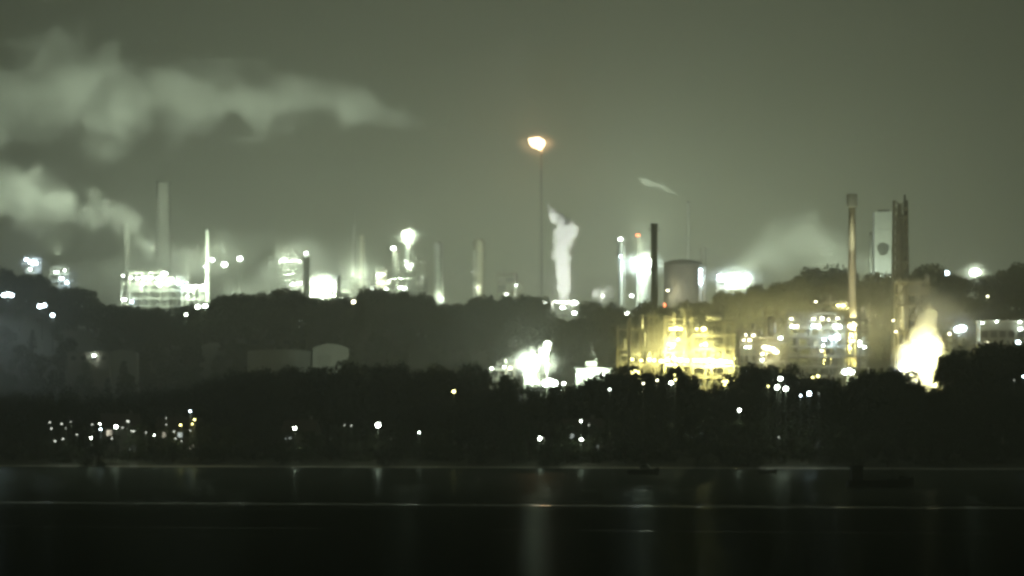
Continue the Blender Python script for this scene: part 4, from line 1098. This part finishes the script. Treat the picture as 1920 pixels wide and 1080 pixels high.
plume('smoke_drift', 'pale smoke drift spreading between the tank and the sandy chimney', [(1350, 515, 24), (1410, 490, 44), (1460, 460, 64), (1510, 450, 66), (1570, 475, 56), (1640, 500, 36)], 2200, .022, .06, .7, detail=5.0)
plume('steam_puff', 'small detached steam puff high right of the flare', [(1200, 335, 6), (1215, 341, 10), (1235, 349, 9), (1255, 358, 6), (1268, 363, 3)], 2300, .10, .15, .6)
plume('steam_puff', 'faintest wisp of steam, above the small detached puff', [(1183, 287, 3), (1194, 291, 7), (1206, 297, 3)], 2300, .05, .2, .6)
plume('steam_puff', 'faint wisp of steam just left of the flare shaft', [(985, 350, 3), (998, 356, 8), (1012, 366, 4)], 2450, .03, .15, .6)
plume('steam_plume', 'thin curl of steam over the long low white shed', [(1118, 692, 2.5), (1117, 680, 3.5), (1114, 666, 4), (1110, 652, 3.2), (1107, 640, 1.2)], 1183, .6, .5, .4, 'z')
plume('steam_blaze', 'blinding cloud of lit steam boiling up at the right', [(1732, 725, 34), (1730, 702, 42), (1728, 680, 46), (1727, 655, 44), (1732, 630, 36), (1737, 606, 27), (1742, 586, 15)], 1284, .45, .19, .62, 'z', aniso=.0)

plume('steam_plume', 'olive steam drifting up in front of the brown process block', [(1685, 600, 20), (1710, 575, 34), (1735, 562, 40), (1765, 572, 32), (1800, 588, 16)], 1340, .05, .12, .8)
plume('smoke_drift', 'low smoke hugging the treetops below the grey-lit unit', [(1440, 690, 14), (1490, 682, 22), (1540, 690, 20), (1590, 690, 20), (1650, 695, 14)], 1320, .02, .10, .7)

plume('vapour', 'thin vapour, thickened for a bloom-like glow, hanging in the yellow-lit unit', [(1150, 690, 12), (1190, 660, 34), (1250, 645, 52), (1310, 650, 50), (1360, 670, 34), (1390, 690, 14)], 1300, .032, .12, .4, aniso=0, ydep=1.3)  # haze fill between the frames, also added to glow like lens bloom
plume('vapour', 'olive vapour hanging behind the grey-lit unit', [(1180, 640, 40), (1300, 610, 70), (1440, 610, 95), (1520, 605, 100), (1600, 605, 100), (1680, 600, 100), (1760, 600, 90), (1860, 610, 70), (1960, 630, 30)], 1445, .025, .05, .4, aniso=0, ydep=1.6)
plume('vapour', 'pale vapour behind the long blazing unit', [(190, 545, 16), (240, 520, 40), (300, 510, 48), (360, 515, 44), (420, 530, 40), (470, 545, 18)], 2400, .02, .05, .6, aniso=0)

plume('added_haze_bank', 'long thin bank of added haze brightening the horizon along the whole far plant', [(20, 540, 24), (200, 525, 50), (400, 505, 64), (600, 505, 66), (800, 520, 52), (1000, 535, 44), (1200, 520, 48), (1400, 505, 50), (1520, 520, 24)], 2560, .028, .03, .5, aniso=0)  # volume added to brighten the horizon over the far plant


def glare_halo(label, px, py, r, d, gain, sx=1.0):  # added volume round a lamp or flame, standing in for its glare
    plume('glare_halo', label, [(px - r * 1.6 * sx, py, r * .25), (px - r * .9 * sx, py, r * .8), (px, py, r * 1.15), (px + r * .9 * sx, py, r * .8), (px + r * 1.6 * sx, py, r * .25)], d, gain, .12, .22, aniso=.2, ydep=1.0)


glare_halo('added glare halo round the dazzling tower', 1002, 680, 34, 1238, .05)
glare_halo('added glare halo round the star-bright lamp bank', 1205, 495, 32, 2146, .03)
glare_halo('added glare halo over the wide low floodlit block', 1380, 522, 32, 1995, .03, 1.2)
glare_halo('added glare halo round the brilliant cluster on the tall dim column', 764, 444, 18, 2476, .06)
glare_halo('added glare halo round the starry ridge floodlight', 1828, 511, 20, 1638, .06)
glare_halo('added glare halo round the leftmost steel tower', 60, 493, 20, 2146, .025)
glare_halo('added orange glare halo round the flare flame', 1007, 270, 24, 2500, .03)
glare_halo('added glare halo over the glaring pump structure', 604, 534, 26, 2396, .05, 1.3)
glare_halo('added glare halo round the cool floodlight beside the steam blaze', 1800, 617, 15, 1428, .08)

# unseen spots added to brighten the steam, vapour, stacks and sheds
def added_spot(px, py, d, tx, ty, td, power, angle, c=WHITE):
    l = bpy.data.lights.new('added_beam', 'SPOT'); l.energy = power * 4; l.color = c; l.spot_size = R(angle); l.spot_blend = 1; l.shadow_soft_size = .6
    o = bpy.data.objects.new('added_beam', l); col.objects.link(o)
    a = Vector((X(px, d), d, Z(py, d))); b = Vector((X(tx, td), td, Z(ty, td)))
    o.location = a; o.rotation_euler = (b - a).to_track_quat('-Z', 'Y').to_euler()


added_spot(290, 470, 2450, 120, 200, 2640, 1200000, 70)
added_spot(350, 520, 2480, 420, 200, 2640, 1200000, 70)
added_spot(540, 530, 2560, 580, 200, 2640, 700000, 75)
added_spot(110, 480, 2450, 20, 200, 2640, 900000, 60)
added_spot(240, 515, 2470, 200, 410, 2550, 130000, 100)
added_spot(120, 510, 2470, 60, 375, 2550, 70000, 100)
added_spot(1057, 580, 2150, 1056, 480, 2205, 1000000, 60, (.95, 1, .90))
added_spot(1200, 470, 2150, 1230, 350, 2300, 4000000, 30)
added_spot(1400, 505, 2120, 1480, 455, 2200, 700000, 80)
added_spot(1560, 520, 2120, 1540, 460, 2200, 400000, 90)
added_spot(1440, 680, 1418, 1450, 600, 1450, 18000, 120, YELLOW)  # unseen yellow spots added to light the olive vapour
added_spot(1530, 690, 1416, 1530, 590, 1450, 18000, 120, YELLOW)
added_spot(1625, 690, 1412, 1600, 600, 1450, 12000, 120, YELLOW)
added_spot(1770, 660, 1418, 1780, 590, 1450, 10000, 120, YELLOW)
added_spot(1300, 660, 1418, 1300, 590, 1450, 12000, 120, YELLOW)
added_spot(600, 545, 2380, 580, 470, 2500, 420000, 100)
added_spot(500, 480, 2430, 530, 480, 2500, 25000, 110)
added_spot(660, 560, 2420, 640, 500, 2500, 100000, 100)
added_spot(440, 560, 2400, 460, 520, 2500, 80000, 100)

added_spot(618, 700, 1362, 622, 660, 1392, 1500, 60)  # unseen spot added to lift the round-topped shed end
added_spot(1702, 716, 1258, 1722, 668, 1285, 60000, 70, (1, .92, .45))  # unseen spots added in front to brighten the steam blaze
added_spot(1764, 712, 1256, 1740, 640, 1285, 60000, 70, (1, .90, .38))
added_spot(1730, 690, 1310, 1735, 570, 1340, 40000, 80, (1, .92, .5))
added_spot(1126, 690, 1174, 1113, 664, 1183, 4000, 80)
added_spot(325, 505, 2600, 306, 400, 2850, 420000, 40)  # from here, unseen spots added to lighten chimneys, columns, slab tower and tank
added_spot(383, 500, 2285, 388, 458, 2330, 260000, 130)
added_spot(1012, 560, 2470, 1015, 390, 2500, 40000, 30)
added_spot(1600, 590, 1392, 1597, 410, 1425, 80000, 24, (.95, 1, .66))
added_spot(826, 556, 2380, 821, 490, 2420, 13000, 120)
added_spot(1284, 560, 2640, 1290, 430, 2700, 50000, 60)
added_spot(1597, 592, 1396, 1597, 470, 1425, 9000, 75, (1, .92, .6))
added_spot(884, 545, 2570, 898, 475, 2650, 80000, 90)
added_spot(668, 535, 2540, 670, 450, 2610, 100000, 90)
added_spot(746, 520, 2440, 745, 485, 2500, 30000, 110)
added_spot(1645, 545, 1930, 1656, 440, 1980, 36000, 80)
added_spot(1272, 545, 1950, 1275, 510, 2050, 60000, 90, (1, .96, .7))

# ---------------- air
b = MB().box((0, 1700, 158), (2500, 3440, 324))
m, nt, out = new_mat('night_haze')
pv = nt.nodes.new('ShaderNodeVolumePrincipled')
pv.inputs['Color'].default_value = (.95, .97, .92, 1); pv.inputs['Density'].default_value = .00041; pv.inputs['Anisotropy'].default_value = .55
nt.links.new(pv.outputs[0], out.inputs['Volume'])
try: m.cycles.homogeneous_volume = True
except Exception: pass
tag(b.build('haze', m), kind='stuff')

# ---------------- sky
w = bpy.data.worlds.new('World'); scene.world = w; w.use_nodes = True
nt = w.node_tree; nt.nodes.clear()
out = nt.nodes.new('ShaderNodeOutputWorld')
sky = nt.nodes.new('ShaderNodeTexSky'); sky.sky_type = 'NISHITA'; sky.sun_disc = False; sky.sun_elevation = R(-5); sky.sun_rotation = R(200)
bg1 = nt.nodes.new('ShaderNodeBackground'); bg1.inputs[1].default_value = .05
nt.links.new(sky.outputs[0], bg1.inputs[0])
# town and plant glow on the night sky: brightest low over the plant, fading upward
tc = nt.nodes.new('ShaderNodeTexCoord'); 
dotn = nt.nodes.new('ShaderNodeVectorMath'); dotn.operation = 'DISTANCE'
gd = Vector(((1120 - CX) / F, 1, (HY - 520) / F)).normalized(); dotn.inputs[1].default_value = gd
sc_ = nt.nodes.new('ShaderNodeVectorMath'); sc_.operation = 'MULTIPLY'; sc_.inputs[1].default_value = (.62, 1, 1.25); dotn.inputs[1].default_value = (gd.x * .62, gd.y, gd.z * 1.25)
nt.links.new(tc.outputs['Generated'], sc_.inputs[0]); nt.links.new(sc_.outputs[0], dotn.inputs[0])
fc = nt.nodes.new('ShaderNodeFloatCurve'); c = fc.mapping.curves[0]
pts = [(0, .27), (.02, .25), (.04, .19), (.06, .128), (.08, .088), (.10, .062), (.13, .042), (.18, .036), (.30, .032), (.6, .026), (1, .022)]
while len(c.points) < len(pts): c.points.new(.5, .5)
for q, (a, v) in zip(c.points, pts): q.location = (a, v * 4); q.handle_type = 'AUTO_CLAMPED'
fc.mapping.update()
nt.links.new(dotn.outputs['Value'], fc.inputs['Value'])
mu = nt.nodes.new('ShaderNodeMath'); mu.operation = 'MULTIPLY'; mu.inputs[1].default_value = .25 * 1.85
nt.links.new(fc.outputs[0], mu.inputs[0])
bg2 = nt.nodes.new('ShaderNodeBackground'); bg2.inputs[0].default_value = (.84, 1.0, .63, 1)
nt.links.new(mu.outputs[0], bg2.inputs[1])
ad = nt.nodes.new('ShaderNodeAddShader')
nt.links.new(bg1.outputs[0], ad.inputs[0]); nt.links.new(bg2.outputs[0], ad.inputs[1]); nt.links.new(ad.outputs[0], out.inputs[0])

# ---------------- camera
cam = bpy.data.cameras.new('camera'); co = bpy.data.objects.new('camera', cam); col.objects.link(co)
co.location = (0, 0, CAMH); co.rotation_euler = (R(90), 0, 0)
cam.sensor_width = 36; cam.lens = 36 * F / 1920; cam.shift_y = (HY - 540) / 1920; cam.clip_end = 20000; cam.clip_start = 1
scene.camera = co

scene.view_settings.view_transform = 'Standard'; scene.view_settings.look = 'None'; scene.view_settings.exposure = 0; scene.view_settings.gamma = 1
cy = scene.cycles
cy.use_light_tree = True; cy.max_bounces = 6; cy.diffuse_bounces = 2; cy.glossy_bounces = 3; cy.volume_bounces = 2; cy.transparent_max_bounces = 8
cy.sample_clamp_indirect = 4; cy.sample_clamp_direct = 0; cy.caustics_reflective = False; cy.caustics_refractive = False
cy.use_denoising = True; cy.use_adaptive_sampling = True; cy.adaptive_threshold = .02
cy.volume_step_rate = 1.0; cy.volume_max_steps = 256
try: cy.pixel_filter_type = 'BLACKMAN_HARRIS'; cy.filter_width = 3.0
except Exception: pass
